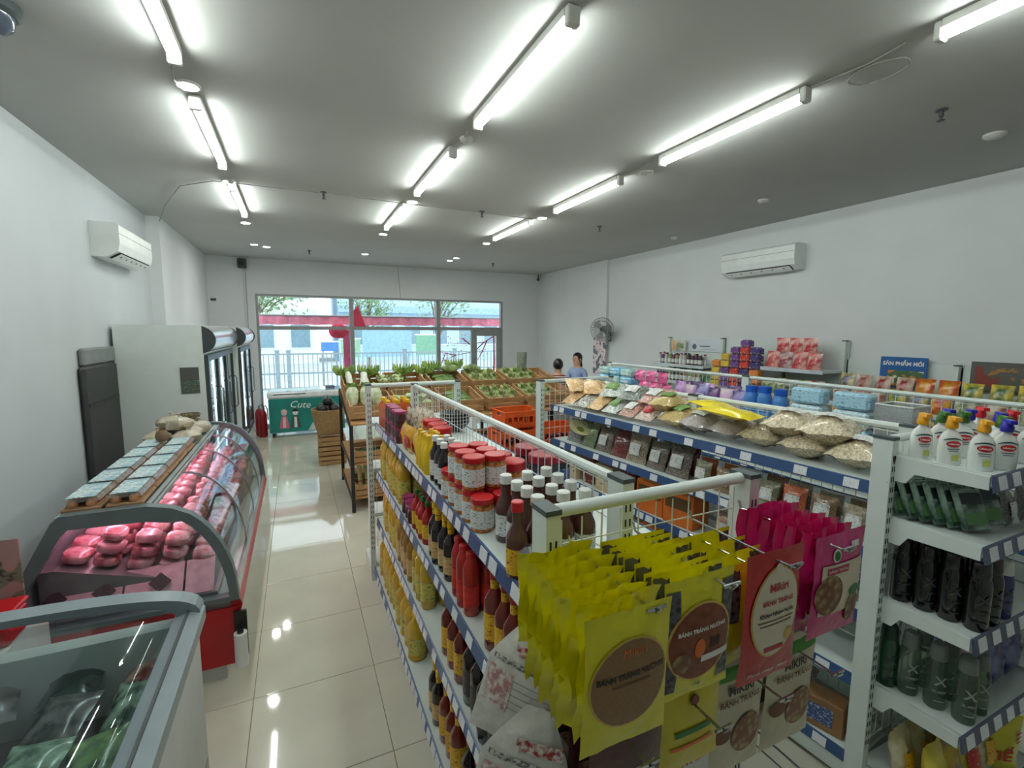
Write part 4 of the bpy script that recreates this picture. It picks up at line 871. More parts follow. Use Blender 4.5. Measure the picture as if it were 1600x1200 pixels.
block(SOY, 'yellow-capped black soy bottle', T_, FA, .82, 4, .078, .24, 2, .075, Z2, g_)
block(CHIY, 'chili bottle with green cap', T_, FA, 1.18, 4, .066, .24, 2, .07, Z2, g_)
block(JD, 'small purple-lid dark jar', T_, FA, 1.46, 3, .08, .24, 2, .08, Z2, g_)
block(OIL, 'tall yellow oil bottle', T_, FA, 1.76, 8, .085, .235, 2, .09, Z2, g_)
T_ = 'sauce gondola third shelf'; g_ = 'sauces on the third shelf'
block(SOYB, 'large black soy bottle', T_, FA, .12, 6, .092, .235, 2, .09, Z1, g_)
block(FISH, 'amber sauce bottle', T_, FA, .70, 3, .082, .235, 2, .085, Z1, g_)
block(OIL, 'tall yellow oil bottle', T_, FA, 1.24, 3, .085, .235, 2, .09, Z1, g_); block(OILD, 'red-capped dark oil bottle', T_, FA, 1.52, 4, .085, .24, 2, .085, Z1, g_); block(OIL, 'pale yellow oil bottle', T_, FA, 1.88, 6, .09, .235, 2, .09, Z1, g_)
T_ = 'sauce gondola bottom shelf'; g_ = 'sauces on the bottom shelf'
block(SOYR, 'red-capped black soy bottle', T_, FA, .20, 5, .082, .26, 2, .085, Z0, g_)
block(FISH, 'amber sauce bottle', T_, FA, .66, 3, .084, .26, 2, .085, Z0, g_); block(SOY, 'yellow-capped black soy bottle', T_, FA, .93, 2, .08, .26, 2, .08, Z0, g_)
block(OILB, 'wide yellow oil jug', T_, FA, 1.40, 4, .11, .255, 2, .11, Z0, g_); block(OIL, 'tall yellow oil bottle', T_, FA, 1.88, 6, .092, .26, 2, .09, Z0, g_)
# right side of the sauce gondola
FR = Frame(.78, .96, pi / 2, 1)
put(JB, (.875, 1.60, Z3), 0, 'blue-label jar with red lid nearest on the right top shelf', 'jars right of the mesh', s=1.25); put(JB, (.878, 1.74, Z3), .4, 'blue-label jar with red lid second on the right top shelf', 'jars right of the mesh', s=1.25); put(JB, (.99, 1.68, Z3), .8, 'blue-label jar with red lid set furthest from the mesh', 'jars right of the mesh')
BX = ('carton_box', 'box', [('carton_box', MB().rbox(-.06, .06, -.045, .045, 0, .20, .003).mesh('carton_box', PRINT('carton_red', (110, 34, 34), (206, 190, 170), 16, 30, .58))), ('flap', MB().box(-.058, .058, -.043, .043, .20, .203).mesh('flap', M('carton_edge', (196, 170, 130), .7)))])
block(BX, 'dark red carton', 'sauce gondola right second shelf', FR, .3, 7, .14, .20, 1, .1, Z2, 'cartons on the right second shelf')
GB = BAG('green_bag', 'snack bag', .13, .2, .06, M('film_green', (150, 160, 84), .3, var=.3, sc=20, second=(210, 206, 170), coat=.4), 64, l_wht)
block(GB, 'green and cream bag', 'sauce gondola right second shelf', FR, 1.4, 6, .15, .2, 1, .1, Z2, 'bags on the right second shelf')

# ------------------------------------------------------------------ printed bags on the hooks
def disc_on(f, x, z, rx, rz, mat, off, name='print_disc', poly=None):
    vs = [(x, -f(x, z) * 1.06 - off, z)]; fs = []; n_ = 28; R_ = 5
    for k in range(1, R_ + 1):
        for i in range(n_):
            a = 2 * pi * i / n_; px, pz = x + rx * cos(a) * k / R_, z + rz * sin(a) * k / R_
            if poly: px, pz = poly(a, k / R_)
            vs.append((px, -f(px, pz) * 1.06 - off, pz))
    for i in range(n_): fs.append((0, 1 + i, 1 + (i + 1) % n_))
    for k in range(R_ - 1):
        for i in range(n_): fs.append((1 + k * n_ + i, 1 + (k + 1) * n_ + i, 1 + (k + 1) * n_ + (i + 1) % n_, 1 + k * n_ + (i + 1) % n_))
    return (name, MB().add(vs, fs).mesh(name, mat, True))
def text_on(f, txt, x, z, size, mat, off=.004, tilt=0.0, bold=0.0, shear=0.0):
    me = text_mesh(txt, size, mat, bold=bold, shear=shear)
    for v in me.vertices:
        px = v.co.x * cos(tilt) - v.co.y * sin(tilt) + x; pz = v.co.x * sin(tilt) + v.co.y * cos(tilt) + z
        v.co = (px, -f(px, pz) * 1.06 - off, pz)
    me.update(); return ('lettering', me)
INK = {k: M('ink_' + k, c, .4, var=0) for k, c in dict(black=(26, 22, 20), white=(238, 236, 230), red=(190, 26, 36), green=(40, 120, 60), gold=(216, 180, 90), orange=(226, 110, 40), cream=(226, 214, 190), brown=(110, 60, 36)).items()}
f_yel = M('film_lime', (222, 214, 12), .28, var=.06, sc=10, coat=.5, bump=.5, bsc=26); f_red = M('film_red', (188, 16, 30), .28, var=.08, coat=.5, bump=.4, bsc=26); f_pnk = M('film_pink', (206, 40, 120), .28, var=.08, coat=.5, bump=.5, bsc=26)
f_mar = M('film_maroon', (74, 20, 26), .3, var=.1, coat=.4, bump=.3, bsc=26); f_bei = M('film_beige', (196, 188, 158), .32, var=.08, coat=.4, bump=.3, bsc=26)
m_rice = M('rice_print', (176, 146, 96), .4, var=.4, sc=160, second=(140, 100, 60), vor=True); m_pizza = M('grilled_print', (160, 84, 44), .4, var=.3, sc=60, second=(120, 48, 26)); m_berry = M('berry_print', (18, 18, 20), .25, var=.2, sc=70, second=(84, 84, 90), vor=True)
m_food = M('food_print', (196, 170, 110), .4, var=.3, sc=50, second=(120, 70, 40), vor=True)
WB, HB, TB = .185, .255, .022; SF = psurf(WB, HB, TB, .06)
def hang(m, seed, c=.0):
    b = pillow(WB, HB, TB, 10, 12, .06, .08, seed); r_ = random.Random(seed)
    b.v = [(x + c * .5 * sin(9 * z / HB + seed), y + c * (sin(26 * x / WB + 9 * z / HB + seed) + .7 * sin(17 * z / HB + seed)) + c * r_.uniform(-.5, .5), z + c * .7 * sin(8 * x / WB + seed)) for x, y, z in b.v]
    return b.mesh('bag', m, True)
hyb = hang(f_yel, 71); hrb = hang(f_red, 72); hpb = hang(f_pnk, 73); hyc = hang(f_yel, 75, .006); hpc = hang(f_pnk, 76, .006)
Y1 = ('rice_paper_bag', 'rice paper bag', [('rice_paper_bag', hyb), disc_on(SF, 0, .125, .083, .083, INK['gold'], .0015, 'print_ring'), disc_on(SF, 0, .125, .079, .079, m_rice, .0022), text_on(SF, 'Mikiri', .005, .183, .022, INK['orange'], .0035), text_on(SF, 'BÁNH TRÁNG NƯỚNG', 0, .142, .0135, INK['black'], .0035, bold=.0006), rect_on(SF, -.04, .04, .124, .128, INK['brown'], .003)])
Y1p = ('rice_paper_bag', 'rice paper bag', [('rice_paper_bag', hyc)])
Y2 = ('rice_paper_bag', 'rice paper bag', [('rice_paper_bag', hyb), rect_on(SF, -.088, -.055, .02, .235, m_berry, .001), rect_on(SF, .055, .088, .02, .235, m_berry, .001), disc_on(SF, 0, .12, .084, .084, INK['gold'], .0018, 'print_ring'), disc_on(SF, 0, .12, .079, .079, m_pizza, .0026), text_on(SF, 'Mikiri', 0, .175, .018, INK['brown'], .0038), text_on(SF, 'BÁNH TRÁNG NƯỚNG', 0, .147, .0118, INK['white'], .0038, bold=.0005),
      text_on(SF, '20', .035, .112, .030, INK['black'], .0042, bold=.0008), disc_on(SF, -.005, .108, .014, .02, INK['orange'], .0036, 'print_bottle'), rect_on(SF, .0, .078, .076, .090, INK['white'], .0036), disc_on(SF, -.048, .085, .022, .022, m_food, .0036, 'print_dish'), text_on(SF, 'MỚI', 0, .024, .012, INK['black'], .0036)])
Y2p = ('rice_paper_bag', 'rice paper bag', [('rice_paper_bag', hyb), rect_on(SF, -.088, -.05, .12, .245, m_berry, .001), rect_on(SF, .05, .088, .12, .245, m_berry, .001)])
HR = .305; WR = .185; SR = psurf(WR, HR, TB, .05)
R1 = ('rice_paper_bag', 'rice paper bag', [('rice_paper_bag', pillow(WR, HR, TB, 8, 10, .05, .05, 74).mesh('bag', f_red, True)), disc_on(SR, 0, .165, .074, .106, INK['gold'], .0015, 'print_ring'), disc_on(SR, 0, .165, .070, .102, INK['cream'], .0022), disc_on(SR, 0, .263, .012, .014, INK['cream'], .003, 'print_badge'),
      text_on(SR, 'Mikiri', .0, .225, .026, INK['red'], .0038, bold=.0005), text_on(SR, 'BÁNH TRÁNG', .0, .192, .015, INK['red'], .0038, bold=.0004), text_on(SR, 'Không Nhúng Nước', 0, .165, .0128, INK['black'], .0038, bold=.0005), rect_on(SR, -.055, .055, .148, .151, INK['brown'], .003), rect_on(SR, -.05, .05, .139, .1415, INK['brown'], .003), disc_on(SR, .045, .105, .015, .015, INK['gold'], .003, 'print_badge'), rect_on(SR, -.03, .03, .075, .086, INK['red'], .0032), text_on(SR, 'Mikiri  Mikiri  Mikiri', 0, .022, .016, INK['white'], .003)])
P1 = ('rice_paper_bag', 'rice paper bag', [('rice_paper_bag', hpb), rect_on(SF, -.07, .082, .06, .185, INK['cream'], .0018, 'print_panel'), disc_on(SF, -.04, .11, .045, .05, m_food, .0026, 'print_dish'), disc_on(SF, .055, .06, .028, .04, m_food, .0028, 'print_food'), disc_on(SF, .055, .105, .025, .012, INK['green'], .003, 'print_leaf'), disc_on(SF, -.025, .205, .014, .016, INK['white'], .002, 'print_badge'), disc_on(SF, -.025, .205, .010, .012, INK['green'], .003, 'print_badge'), rect_on(SF, -.055, .02, .162, .178, M('ink_magenta', (190, 30, 80), .4), .003), rect_on(SF, .03, .06, .215, .23, INK['white'], .002), text_on(SF, 'BÁNH TRÁNG', -.018, .170, .011, INK['white'], .004)])
P1p = ('rice_paper_bag', 'rice paper bag', [('rice_paper_bag', hpc)])
rg = random.Random(21)
def hang_row(x, z, P_front, P_rear, n_, desc, y0=.845, y1=.635, h=HB, grp=None, tilt=0.0, first=None):
    for k in range(n_):
        y = y0 + (y1 - y0) * k / max(1, n_ - 1); last = k == n_ - 1
        put(P_front if last else P_rear, (x + (rg.uniform(-.006, .006) if not last else 0), y, z - h + .015 + (rg.uniform(-.006, .006) if not last else 0)), tilt + (rg.uniform(-.06, .06) if not last else 0), '%s, %s' % (desc, 'frontmost on its hook' if last else ORD[n_ - 1 - k] + ' behind the front on its hook' if False else ORD[n_ - 1 - k] + ' from the front on its hook'), grp or 'bags on the hook rack', rx=.03)
hang_row(HX[0] - .055, 1.405, Y1, Y1p, 8, 'lime yellow bag with tan round print', grp='lime bags with tan print', y1=.60)
hang_row(HX[1] - .035, 1.40, Y2, Y2p, 8, 'lime yellow bag with black berry corners', grp='lime bags with berry corners', y1=.64)
hang_row(HX[2] + .005, 1.405, R1, Y2p, 5, 'bag behind and with the tall red bag', y1=.645, h=HR, grp='bags on the red bag hook')
hang_row(HX[3] + .045, 1.405, P1, P1p, 7, 'magenta pink bag with cream print', y1=.64, grp='pink bags on the hook rack')
# lower row of bags
HL, WL = .30, .185; SL = psurf(WL, HL, TB, .05)
def low(m, seed): return ('rice_paper_bag', 'rice paper bag', [('rice_paper_bag', pillow(WL, HL, TB, 8, 10, .05, .06, seed).mesh('bag', m, True))])
MR = low(f_mar, 81); MR[2].extend([rect_on(SL, -.07, .07, .10, .16, M('ink_rose', (190, 150, 120), .4, var=.4, sc=60, second=(120, 40, 40)), .002), text_on(SL, 'BÁNH TRÁNG', .01, .19, .017, INK['cream'], .0035), text_on(SL, 'Hương Cá', .01, .13, .026, INK['gold'], .0045, bold=.0005)])
MR[2].pop()
MK = low(M('film_white', (206, 204, 198), .3, var=.05, coat=.4), 82); MK[2].extend([text_on(SL, 'Mikiri', .01, .13, .055, INK['red'], .0035, bold=.0012, shear=.1)])
GZ = low(f_bei, 83); GZ[2].extend([rect_on(SL, -.085, .085, .25, .292, M('ink_leaf', (60, 140, 40), .4), .0015), text_on(SL, 'MIKIRI', .0, .225, .03, INK['black'], .0035, bold=.001), text_on(SL, 'BÁNH TRÁNG', 0, .195, .020, INK['brown'], .0035, bold=.0005), disc_on(SL, -.05, .115, .026, .02, INK['brown'], .003, 'print_dish'), disc_on(SL, .03, .10, .05, .05, m_food, .0025, 'print_food')])
ZP = ('zip_bag', 'snack bag', [('zip_bag', pillow(.17, .19, .02, 8, 8, .05, .06, 84).mesh('bag', M('film_golden', (206, 190, 20), .3, var=.06, coat=.4, bump=.3), True)), ('hang_hole', MB().lathe([(.012, 0), (.012, .002)], 10).xf(Matrix.Translation((0, -.010, .16)) @ Matrix.Rotation(pi / 2, 4, 'X')).mesh('hang_hole', INK['brown'])), rect_on(psurf(.17, .19, .02, .05), -.06, .06, .055, .063, INK['orange'], .002), rect_on(psurf(.17, .19, .02, .05), -.05, .05, .085, .098, INK['green'], .002)])
for x, P_, n_, dsc in ((HX[0] + .015, MR, 3, 'dark maroon printed bag in the lower row'), (HX[1] + .01, MK, 3, 'white bag with red lettering in the lower row'), (HX[2] - .02, GZ, 3, 'beige and green bag left in the lower row'), (HX[3] - .01, GZ, 4, 'beige and green bag right in the lower row')):
    hang_row(x, 1.11 if P_ is not GZ else 1.13, P_, P_, n_, dsc, y1=.70 if P_ is not MR else .68, h=HL, grp='lower row of hanging bags')
put(ZP, (HX[1] + .0, .675, .95), 0, 'golden yellow zip bag hanging over the white lettered bag', 'lower row of hanging bags')
# big white woven bags hung on the left post
def taper(b, h=.30):
    b.v = [(p_[0] * (1 - .72 * max(0, p_[2] / h - .62) / .38), p_[1], p_[2]) for p_ in b.v]; return b
SWB = psurf(.20, .30, .035, .05)
WBG = ('white_sack', 'sack', [('white_sack', taper(pillow(.20, .30, .035, 8, 10, .05, .15, 91)).mesh('white_sack', M('sack_white', (214, 212, 202), .5, var=.08, sc=30, bump=.4), True)), rect_on(SWB, -.03, .07, .215, .24, M('ink_sack_red', (196, 60, 50), .5, var=.4, sc=90, second=(230, 226, 220)), .002), rect_on(SWB, -.08, .05, .185, .197, M('ink_sack_grey', (90, 90, 90), .5, var=.3, sc=120, second=(220, 218, 210)), .002), rect_on(SWB, -.085, -.02, .08, .17, M('ink_pinkish', (214, 150, 146), .5, var=.3, sc=80, second=(226, 220, 214)), .002)] + [rect_on(SWB, -.02, .085, .09 + .016 * k, .092 + .016 * k, M('ink_thin_grey', (150, 148, 144), .5), .002, 'print_line') for k in range(5)] + [rect_on(SWB, .03 + .03 * k, .05 + .03 * k, .04, .066, INK['black'], .002, 'print_mark') for k in range(2)])
put(WBG, (.375, .84, 1.0), -.80, 'white printed sack, upper one hanging on the left post', 'white sacks on the post', s=.92, rx=-.16, ry=.22)
put(WBG, (.345, .79, .82), -.55, 'white printed sack, lower front one below the left post', 'white sacks on the post', s=1.0, rx=-.12, ry=.25); put(WBG, (.44, .77, .74), -.1, 'white printed sack, seen edge-on under the yellow bags', 'white sacks on the post', s=1.0, rx=-.06)
# ================================================================== snack gondola (left side), household gondola, wall shelving, end shelf unit
def film(name, a, b_, sc=45): return M(name, a, .2, var=.2, sc=sc * 3.2, second=b_, vor=True, coat=.6, bump=.5, bsc=55)
NB = [BAG('noodle_bag', 'dried goods bag', .21, .27, .125, M('film_noodle', (190, 170, 134), .22, var=.1, sc=110, second=(226, 214, 188), coat=.7, bump=.9, bsc=70, stretch=(1, 1, .3)), 101, l_wht, .5, (.3, .55)), BAG('noodle_bag', 'dried goods bag', .20, .26, .11, film('film_mushroom', (206, 200, 190), (160, 150, 150), 40), 102, l_wht, .5), BAG('noodle_bag', 'dried goods bag', .19, .25, .11, film('film_bean', (180, 150, 84), (214, 190, 130), 60), 103, l_grn, .5)]
def pile(P_, desc, where, F, u0, nu, du, d0, nd, dd, z, grp, layers=2, lh=.075, seed=0):
    rg = random.Random(seed)
    for l in range(layers):
        for i in range(nu - (l if nu > 2 else 0)):
            for j in range(nd):
                x, y = F.pt(u0 + i * du + (du / 2 if l % 2 else 0) + rg.uniform(-.02, .02), d0 - j * dd + rg.uniform(-.01, .01))
                pr = P_[rg.randrange(len(P_))] if isinstance(P_, list) else P_
                lay = ['lowest', 'second', 'third'][l] + ' layer'; key = (desc, lay, where, j)
                lab = ' '.join((desc, nth(key), 'from near end', ROWN[nd][j] if nd > 1 else '', lay, where)).replace('  ', ' ')
                o = put(pr, (x, y, z + .042 + lh * l), F.rz + rg.uniform(-.25, .25), lab, grp, s=rg.uniform(.92, 1.05), rx=-pi / 2 + .08 + rg.uniform(-.1, .1))
                hh = .13; dx, dy = F.D; o.location.x -= dx * -hh; o.location.y -= dy * -hh
FBl = Frame(2.34, 1.03, BANG + pi / 2, -1); T_ = 'snack gondola top shelf'; g_ = 'bags on the snack gondola top shelf'; zt = BZ[4] + .002
pile(NB[0], 'tan noodle bag', T_, FBl, .14, 3, .20, .13, 1, .2, zt + .02, g_, 2, .08, 1)
pile(NB[1], 'pale mushroom bag', T_, FBl, .74, 2, .20, .13, 1, .2, zt + .015, g_, 1, .085, 2)
pile(NB[2], 'olive bean bag', T_, FBl, 1.12, 1, .18, .13, 1, .2, zt + .015, g_, 2, .08, 3)
put(BAG('yellow_bag', 'snack bag', .18, .30, .05, M('film_bright_yellow', (246, 222, 20), .25, var=.05, coat=.5), 105), (FBl.pt(.56, .22)[0], FBl.pt(.56, .22)[1], zt + .155), FBl.rz + pi / 2 + .1, 'bright yellow bag lying across the bean bags', g_, rx=-1.5)
put(BAG('yellow_bag', 'snack bag', .17, .28, .05, M('film_bright_yellow', (246, 222, 20)), 106), (FBl.pt(.72, .15)[0], FBl.pt(.72, .15)[1], zt + .15), FBl.rz + pi / 2 - .1, 'bright yellow bag lying behind the first yellow bag', g_, rx=-1.45)
SN = [BAG('snack_bag', 'snack bag', .16, .21, .07, film('film_sn%d' % k, a, b_, 26), 110 + k, lb, .55) for k, (a, b_, lb) in enumerate([((190, 120, 110), (226, 210, 200), l_red), ((150, 170, 150), (226, 230, 224), l_grn), ((216, 150, 80), (236, 200, 150), None), ((60, 62, 62), (214, 214, 208), None), ((226, 216, 206), (190, 130, 110), l_wht), ((200, 206, 204), (120, 130, 120), l_wht), ((220, 140, 60), (240, 210, 160), None)])]
snn = ['pinkish', 'green and white', 'orange bread', 'black and white', 'cream', 'clear', 'amber']
def mixrow(L_, names, noun, where, F, u0, nu, du, d, z, grp, seed, s=1.0, rx=-.2, spin=.1, row='', rows=None):
    rg = random.Random(seed)
    for i in range(nu):
        k = (rows[i % len(rows)] if rows else rg.randrange(len(L_))); x, y = F.pt(u0 + i * du + rg.uniform(-.008, .008), d)
        lab = ' '.join(q for q in (names[k], noun, nth((noun, where, row)), 'from near end', row, where) if q)
        put(L_[k], (x, y, z), F.rz + rg.uniform(-spin, spin), lab, grp, s=s * rg.uniform(.88, .97), rx=rx + rg.uniform(-.06, .06))
mixrow(SN, snn, 'snack bag', T_, FBl, 1.30, 6, .158, .275, zt + .03, g_, 31, row='front row', rows=[0, 4, 1, 6, 3, 2], rx=-1.12, s=.97, spin=.04); mixrow(SN, snn, 'snack bag', T_, FBl, 1.72, 3, .158, .09, zt, g_, 32, row='back row', rx=-.1, rows=[1, 2, 6])
for i in range(5):
    x, y = FBl.pt(1.35 + .17 * i, .19); put(SN[[4, 5, 1, 2, 6][i]], (x, y, zt + .125), FBl.rz + .3 * i, '%s snack bag lying on top, %s from near end, snack gondola top' % (snn[[4, 5, 1, 2, 6][i]], ORD[i]), g_, rx=-1.2)
SP = [BAG('spice_pack', 'spice bag', .115, .15, .05, film('film_sp%d' % k, a, b_, 50), 120 + k, l_wht, .6, (.3, .72)) for k, (a, b_) in enumerate([((120, 96, 70), (176, 150, 120)), ((84, 90, 66), (150, 150, 120)), ((176, 66, 34), (206, 110, 60)), ((110, 84, 60), (160, 130, 96)), ((150, 130, 100), (200, 186, 160))])]
spn = ['brown', 'olive', 'orange red', 'dark tan', 'pale tan']
T_ = 'snack gondola second shelf'; g_ = 'spice bags on the second shelf'
mixrow(SP, spn, 'spice bag', T_, FBl, .10, 7, .125, .25, BZ[3] + .002, g_, 41, rows=[4, 3, 2, 1, 0, 3, 1], row='front row'); mixrow(SP, spn, 'spice bag', T_, FBl, .12, 7, .125, .17, BZ[3] + .002, g_, 42, row='back row')
DK = [BAG('dried_pack', 'dried goods bag', .17, .20, .07, film('film_dk%d' % k, a, b_, 34), 130 + k, lb, .5) for k, (a, b_, lb) in enumerate([((70, 60, 54), (130, 120, 110), l_wht), ((50, 54, 52), (150, 150, 150), None), ((110, 90, 70), (176, 160, 140), l_wht), ((60, 40, 44), (130, 60, 60), None), ((66, 84, 56), (130, 150, 110), None)])]
dkn = ['brown', 'charcoal', 'tan', 'dark maroon', 'dark green']
mixrow(DK, dkn, 'dried goods bag', T_, FBl, 1.04, 7, .165, .24, BZ[3] + .002, 'dried goods on the second shelf', 43, rx=-.35, row='front row'); mixrow(DK, dkn, 'dried goods bag', T_, FBl, 1.04, 7, .165, .15, BZ[3] + .002, 'dried goods on the second shelf', 44, rx=-.2, row='back row')
t = EMP('melamine_plate', 'round cream plate leaning among dark bags, snack gondola second shelf', 'plate', (FBl.pt(1.92, .27)[0], FBl.pt(1.92, .27)[1], BZ[3] + .12)); MB().lathe([(.03, 0), (.085, .02), (.09, .026), (.08, .022), (.03, .006)], 18).xf(Matrix.Rotation(.5, 4, 'X')).obj('plate', M('plate_cream', (214, 206, 160), .3), t, True); MB().lathe([(.03, .0065), (.03, .0085)], 14).xf(Matrix.Rotation(.5, 4, 'X')).obj('plate_pattern', M('plate_green', (140, 150, 70), .3), t)
T_ = 'snack gondola third shelf'; g_ = 'goods on the third shelf'
mixrow(SN, snn, 'snack bag', T_, FBl, .10, 5, .15, .24, BZ[2] + .002, g_, 51, s=.85, rows=[5, 4, 5, 0, 4])
OB = ('display_carton', 'box', [('display_carton', MB().rbox(-.10, .10, -.08, .08, 0, .20, .003).mesh('display_carton', M('carton_orange', (206, 106, 34), .6, var=.1))), ('opening', MB().box(-.085, .085, -.0815, -.08, .10, .17).mesh('opening', M('opening_dark', (90, 66, 30), .8))), ('front_lip', MB().prism([(-.098, .19), (.098, .19), (.06, .225), (-.06, .225)], -.078, -.074, 'y').mesh('front_lip', M('carton_orange2', (222, 130, 40), .6)))])
TB_ = ('display_carton', 'box', [('display_carton', MB().rbox(-.09, .09, -.07, .07, 0, .19, .003).mesh('display_carton', M('carton_beige', (196, 176, 140), .7, var=.1))), ('print_panel', MB().box(-.08, .08, -.0715, -.07, .03, .17).mesh('print_panel', PRINT('beige_print', (206, 190, 160), (120, 80, 60), 14, 30, .55)))])
for q, u in enumerate((.98, 1.20)): put(OB, (*FBl.pt(u, .21), BZ[2] + .002), FBl.rz + .1, 'orange display carton %s from near end, snack gondola third shelf' % ORD[q], g_)
for q, u in enumerate((1.43, 1.63, 1.83, 2.03)): put([BX, TB_][q % 2], (*FBl.pt(u, .21), BZ[2] + .002), FBl.rz, '%s carton beyond the orange cartons, %s from near end' % (['dark red', 'beige'][q % 2], ORD[q]), g_)
T_ = 'snack gondola fourth shelf'; g_ = 'goods on the fourth shelf'
for q, u in enumerate((.95, 1.16, 1.37, 1.58, 1.79, 2.0)): put([TB_, OB][q % 2], (*FBl.pt(u, .21), BZ[1] + .002), FBl.rz, '%s carton on snack gondola fourth shelf, %s from near end' % (['beige', 'orange'][q % 2], ORD[q]), g_)
T_ = 'snack gondola bottom shelf'
mixrow(DK, dkn, 'dried goods bag', T_, FBl, .30, 9, .19, .22, BZ[0] + .002, 'dried goods on the bottom shelf', 55, rx=-.3)
MILK = ('label_carton', 'box', [('label_carton', MB().rbox(-.09, .09, -.05, .05, 0, .14, .003).mesh('label_carton', M('brown_card', (150, 112, 74), .8))), ('label', MB().box(-.05, .05, -.0515, -.0502, .03, .11).mesh('label', l_blu))])
put(MILK, (*FBl.pt(.16, .24), BZ[0] + .002), FBl.rz + .2, 'brown carton with blue label near end of the bottom shelf')
# ------------------------------------------------------------------ household gondola
FC = Frame(3.66, .9, radians(.6) + pi / 2, -1); zc_ = 1.122; T_ = 'household gondola top shelf'
m_tis = PRINT('tissue_blue', (170, 210, 226), (96, 150, 200), 14, 30, .55); m_tis2 = PRINT('tissue_white', (206, 226, 232), (110, 170, 206), 14, 30, .56)
TI = [('tissue_pack', 'tissue pack', [('tissue_pack', MB().rbox(-.12, .12, -.06, .06, 0, .12, .018).mesh('tissue_pack', m)), ('end_fold', MB().prism([(-.118, .02), (-.128, .06), (-.118, .1)], -.03, .03, 'y').mesh('end_fold', m))]) for m in (m_tis, m_tis2)]
for l in range(3):
    for i in range(4): put(TI[(i + l) % 2], (*FC.pt(1.02 + .13 * i if False else .98 + .15 * i, .24), zc_ + .122 * l), FC.rz + pi / 2 * 0 + .05, 'pale blue tissue pack %s from near end, layer %s, household gondola' % (ORD[i], ['one', 'two', 'three'][l]), 'tissue packs on the household gondola', s=.6 if False else (.62, 1, 1)[0] if False else .95) if i % 2 == 0 else None
BLU = BOT('detergent_bottle', 'detergent', .055, .33, M('det_blue', (70, 130, 200), .25, coat=.4), M('det_cap', (30, 90, 190), .3), PRINT('det_label', (130, 180, 226), (40, 80, 160), 14, 30, .55), nk=.7, sh=.7, ch=.16)
block(BLU, 'tall blue detergent bottle', T_, FC, 1.50, 3, .125, .25, 1, .1, zc_, 'blue detergent bottles')
PURm = [BAG('softener_pouch', 'softener pouch', .15, .30, .08, M('film_pur%d' % k, a, .25, var=.2, sc=10, second=b_, coat=.5), 140 + k, lb, .6, (.3, .7)) for k, (a, b_, lb) in enumerate([((54, 40, 120), (150, 140, 200), PRINT('lab_lilac', (206, 196, 220), (90, 60, 150), 14, 30, .55)), ((226, 216, 214), (190, 150, 190), PRINT('lab_pinkish', (226, 190, 200), (90, 60, 120), 14, 30, .55)), ((44, 40, 84), (110, 60, 130), None), ((120, 60, 150), (200, 160, 210), None)])]
mixrow(PURm, ['violet', 'cream', 'dark indigo', 'purple'], 'softener pouch', T_, FC, 1.86, 6, .135, .26, zc_, 'softener pouches', 71, row='front row', rows=[0, 1, 2, 0, 1, 3], rx=-.05); mixrow(PURm, ['violet', 'cream', 'dark indigo', 'purple'], 'softener pouch', T_, FC, 1.88, 6, .135, .16, zc_, 'softener pouches', 72, row='back row', rx=-.05)
block(JAR('black_tub', 'tub', .06, .12, M('tub_black', (24, 22, 32), .3), M('tub_lid', (30, 28, 40), .3)), 'black lidded tub', T_, FC, 2.15, 4, .13, .08, 1, .1, zc_ + .0, 'black tubs')
PK = [BAG('pad_pack', 'soft pack', .16, .13, .09, M('film_pk%d' % k, a, .3, var=.12, sc=12, second=b_, coat=.4), 150 + k) for k, (a, b_) in enumerate([((226, 80, 150), (240, 150, 190)), ((206, 50, 120), (236, 120, 170)), ((96, 50, 130), (206, 70, 150)), ((60, 50, 110), (160, 60, 130))])]
for l in range(3): mixrow(PK, ['bright pink', 'deep pink', 'purple pink', 'dark purple'], 'soft pack', 'household gondola top', FC, 2.70 + .05 * l, 3, .165, .24, zc_ + .115 * l, 'pink soft packs', 73 + l, row=['lower', 'middle', 'upper'][l] + ' layer', rows=[1, 0, 0, 1, 2])
TIb = [('tissue_pack', 'tissue pack', [('tissue_pack', MB().rbox(-.09, .09, -.10, .10, 0, .085, .02).mesh('tissue_pack', m)), ('seal', MB().box(-.06, .06, -.101, -.1, .03, .045).mesh('seal', m_white))]) for m in (PRINT('tis_sky', (120, 190, 226), (226, 240, 246), 10, 24, .56), PRINT('tis_mint', (176, 214, 206), (90, 160, 190), 10, 24, .56))]
for l in range(4):
    for i in range(3): put(TIb[(i + l) % 2], (*FC.pt(3.30 + .20 * i, .22), zc_ + .087 * l), FC.rz, '%s tissue pack %s from near end, layer %s at far end of household gondola' % (['sky blue', 'mint'][(i + l) % 2], ORD[i], ['one', 'two', 'three', 'four'][l]), 'tissue packs at the far end')
t = EMP('wire_crate', 'clear stacked plastic crate on the household gondola, left of the soaps', 'crate', (*FC.pt(.72, .2), zc_), FC.rz); m_cp = GLASS('crate_clear', (226, 232, 234), .9, .1, .25)
for k in range(2):
    for x in (-.1, .1): MB().box(x - .003, x + .003, -.1, .1, .16 * k, .16 * k + .15).obj('side', m_cp, t)
    for y in (-.1, .1): MB().box(-.1, .1, y - .003, y + .003, .16 * k, .16 * k + .15).obj('side', m_cp, t)
    MB().box(-.1, .1, -.1, .1, .16 * k, .16 * k + .006).obj('bottom', m_cp, t)
    MB().tube([(-.1, -.1, .16 * k + .15), (.1, -.1, .16 * k + .15), (.1, .1, .16 * k + .15), (-.1, .1, .16 * k + .15), (-.1, -.1, .16 * k + .15)], .006, 5).obj('rim', m_white, t)
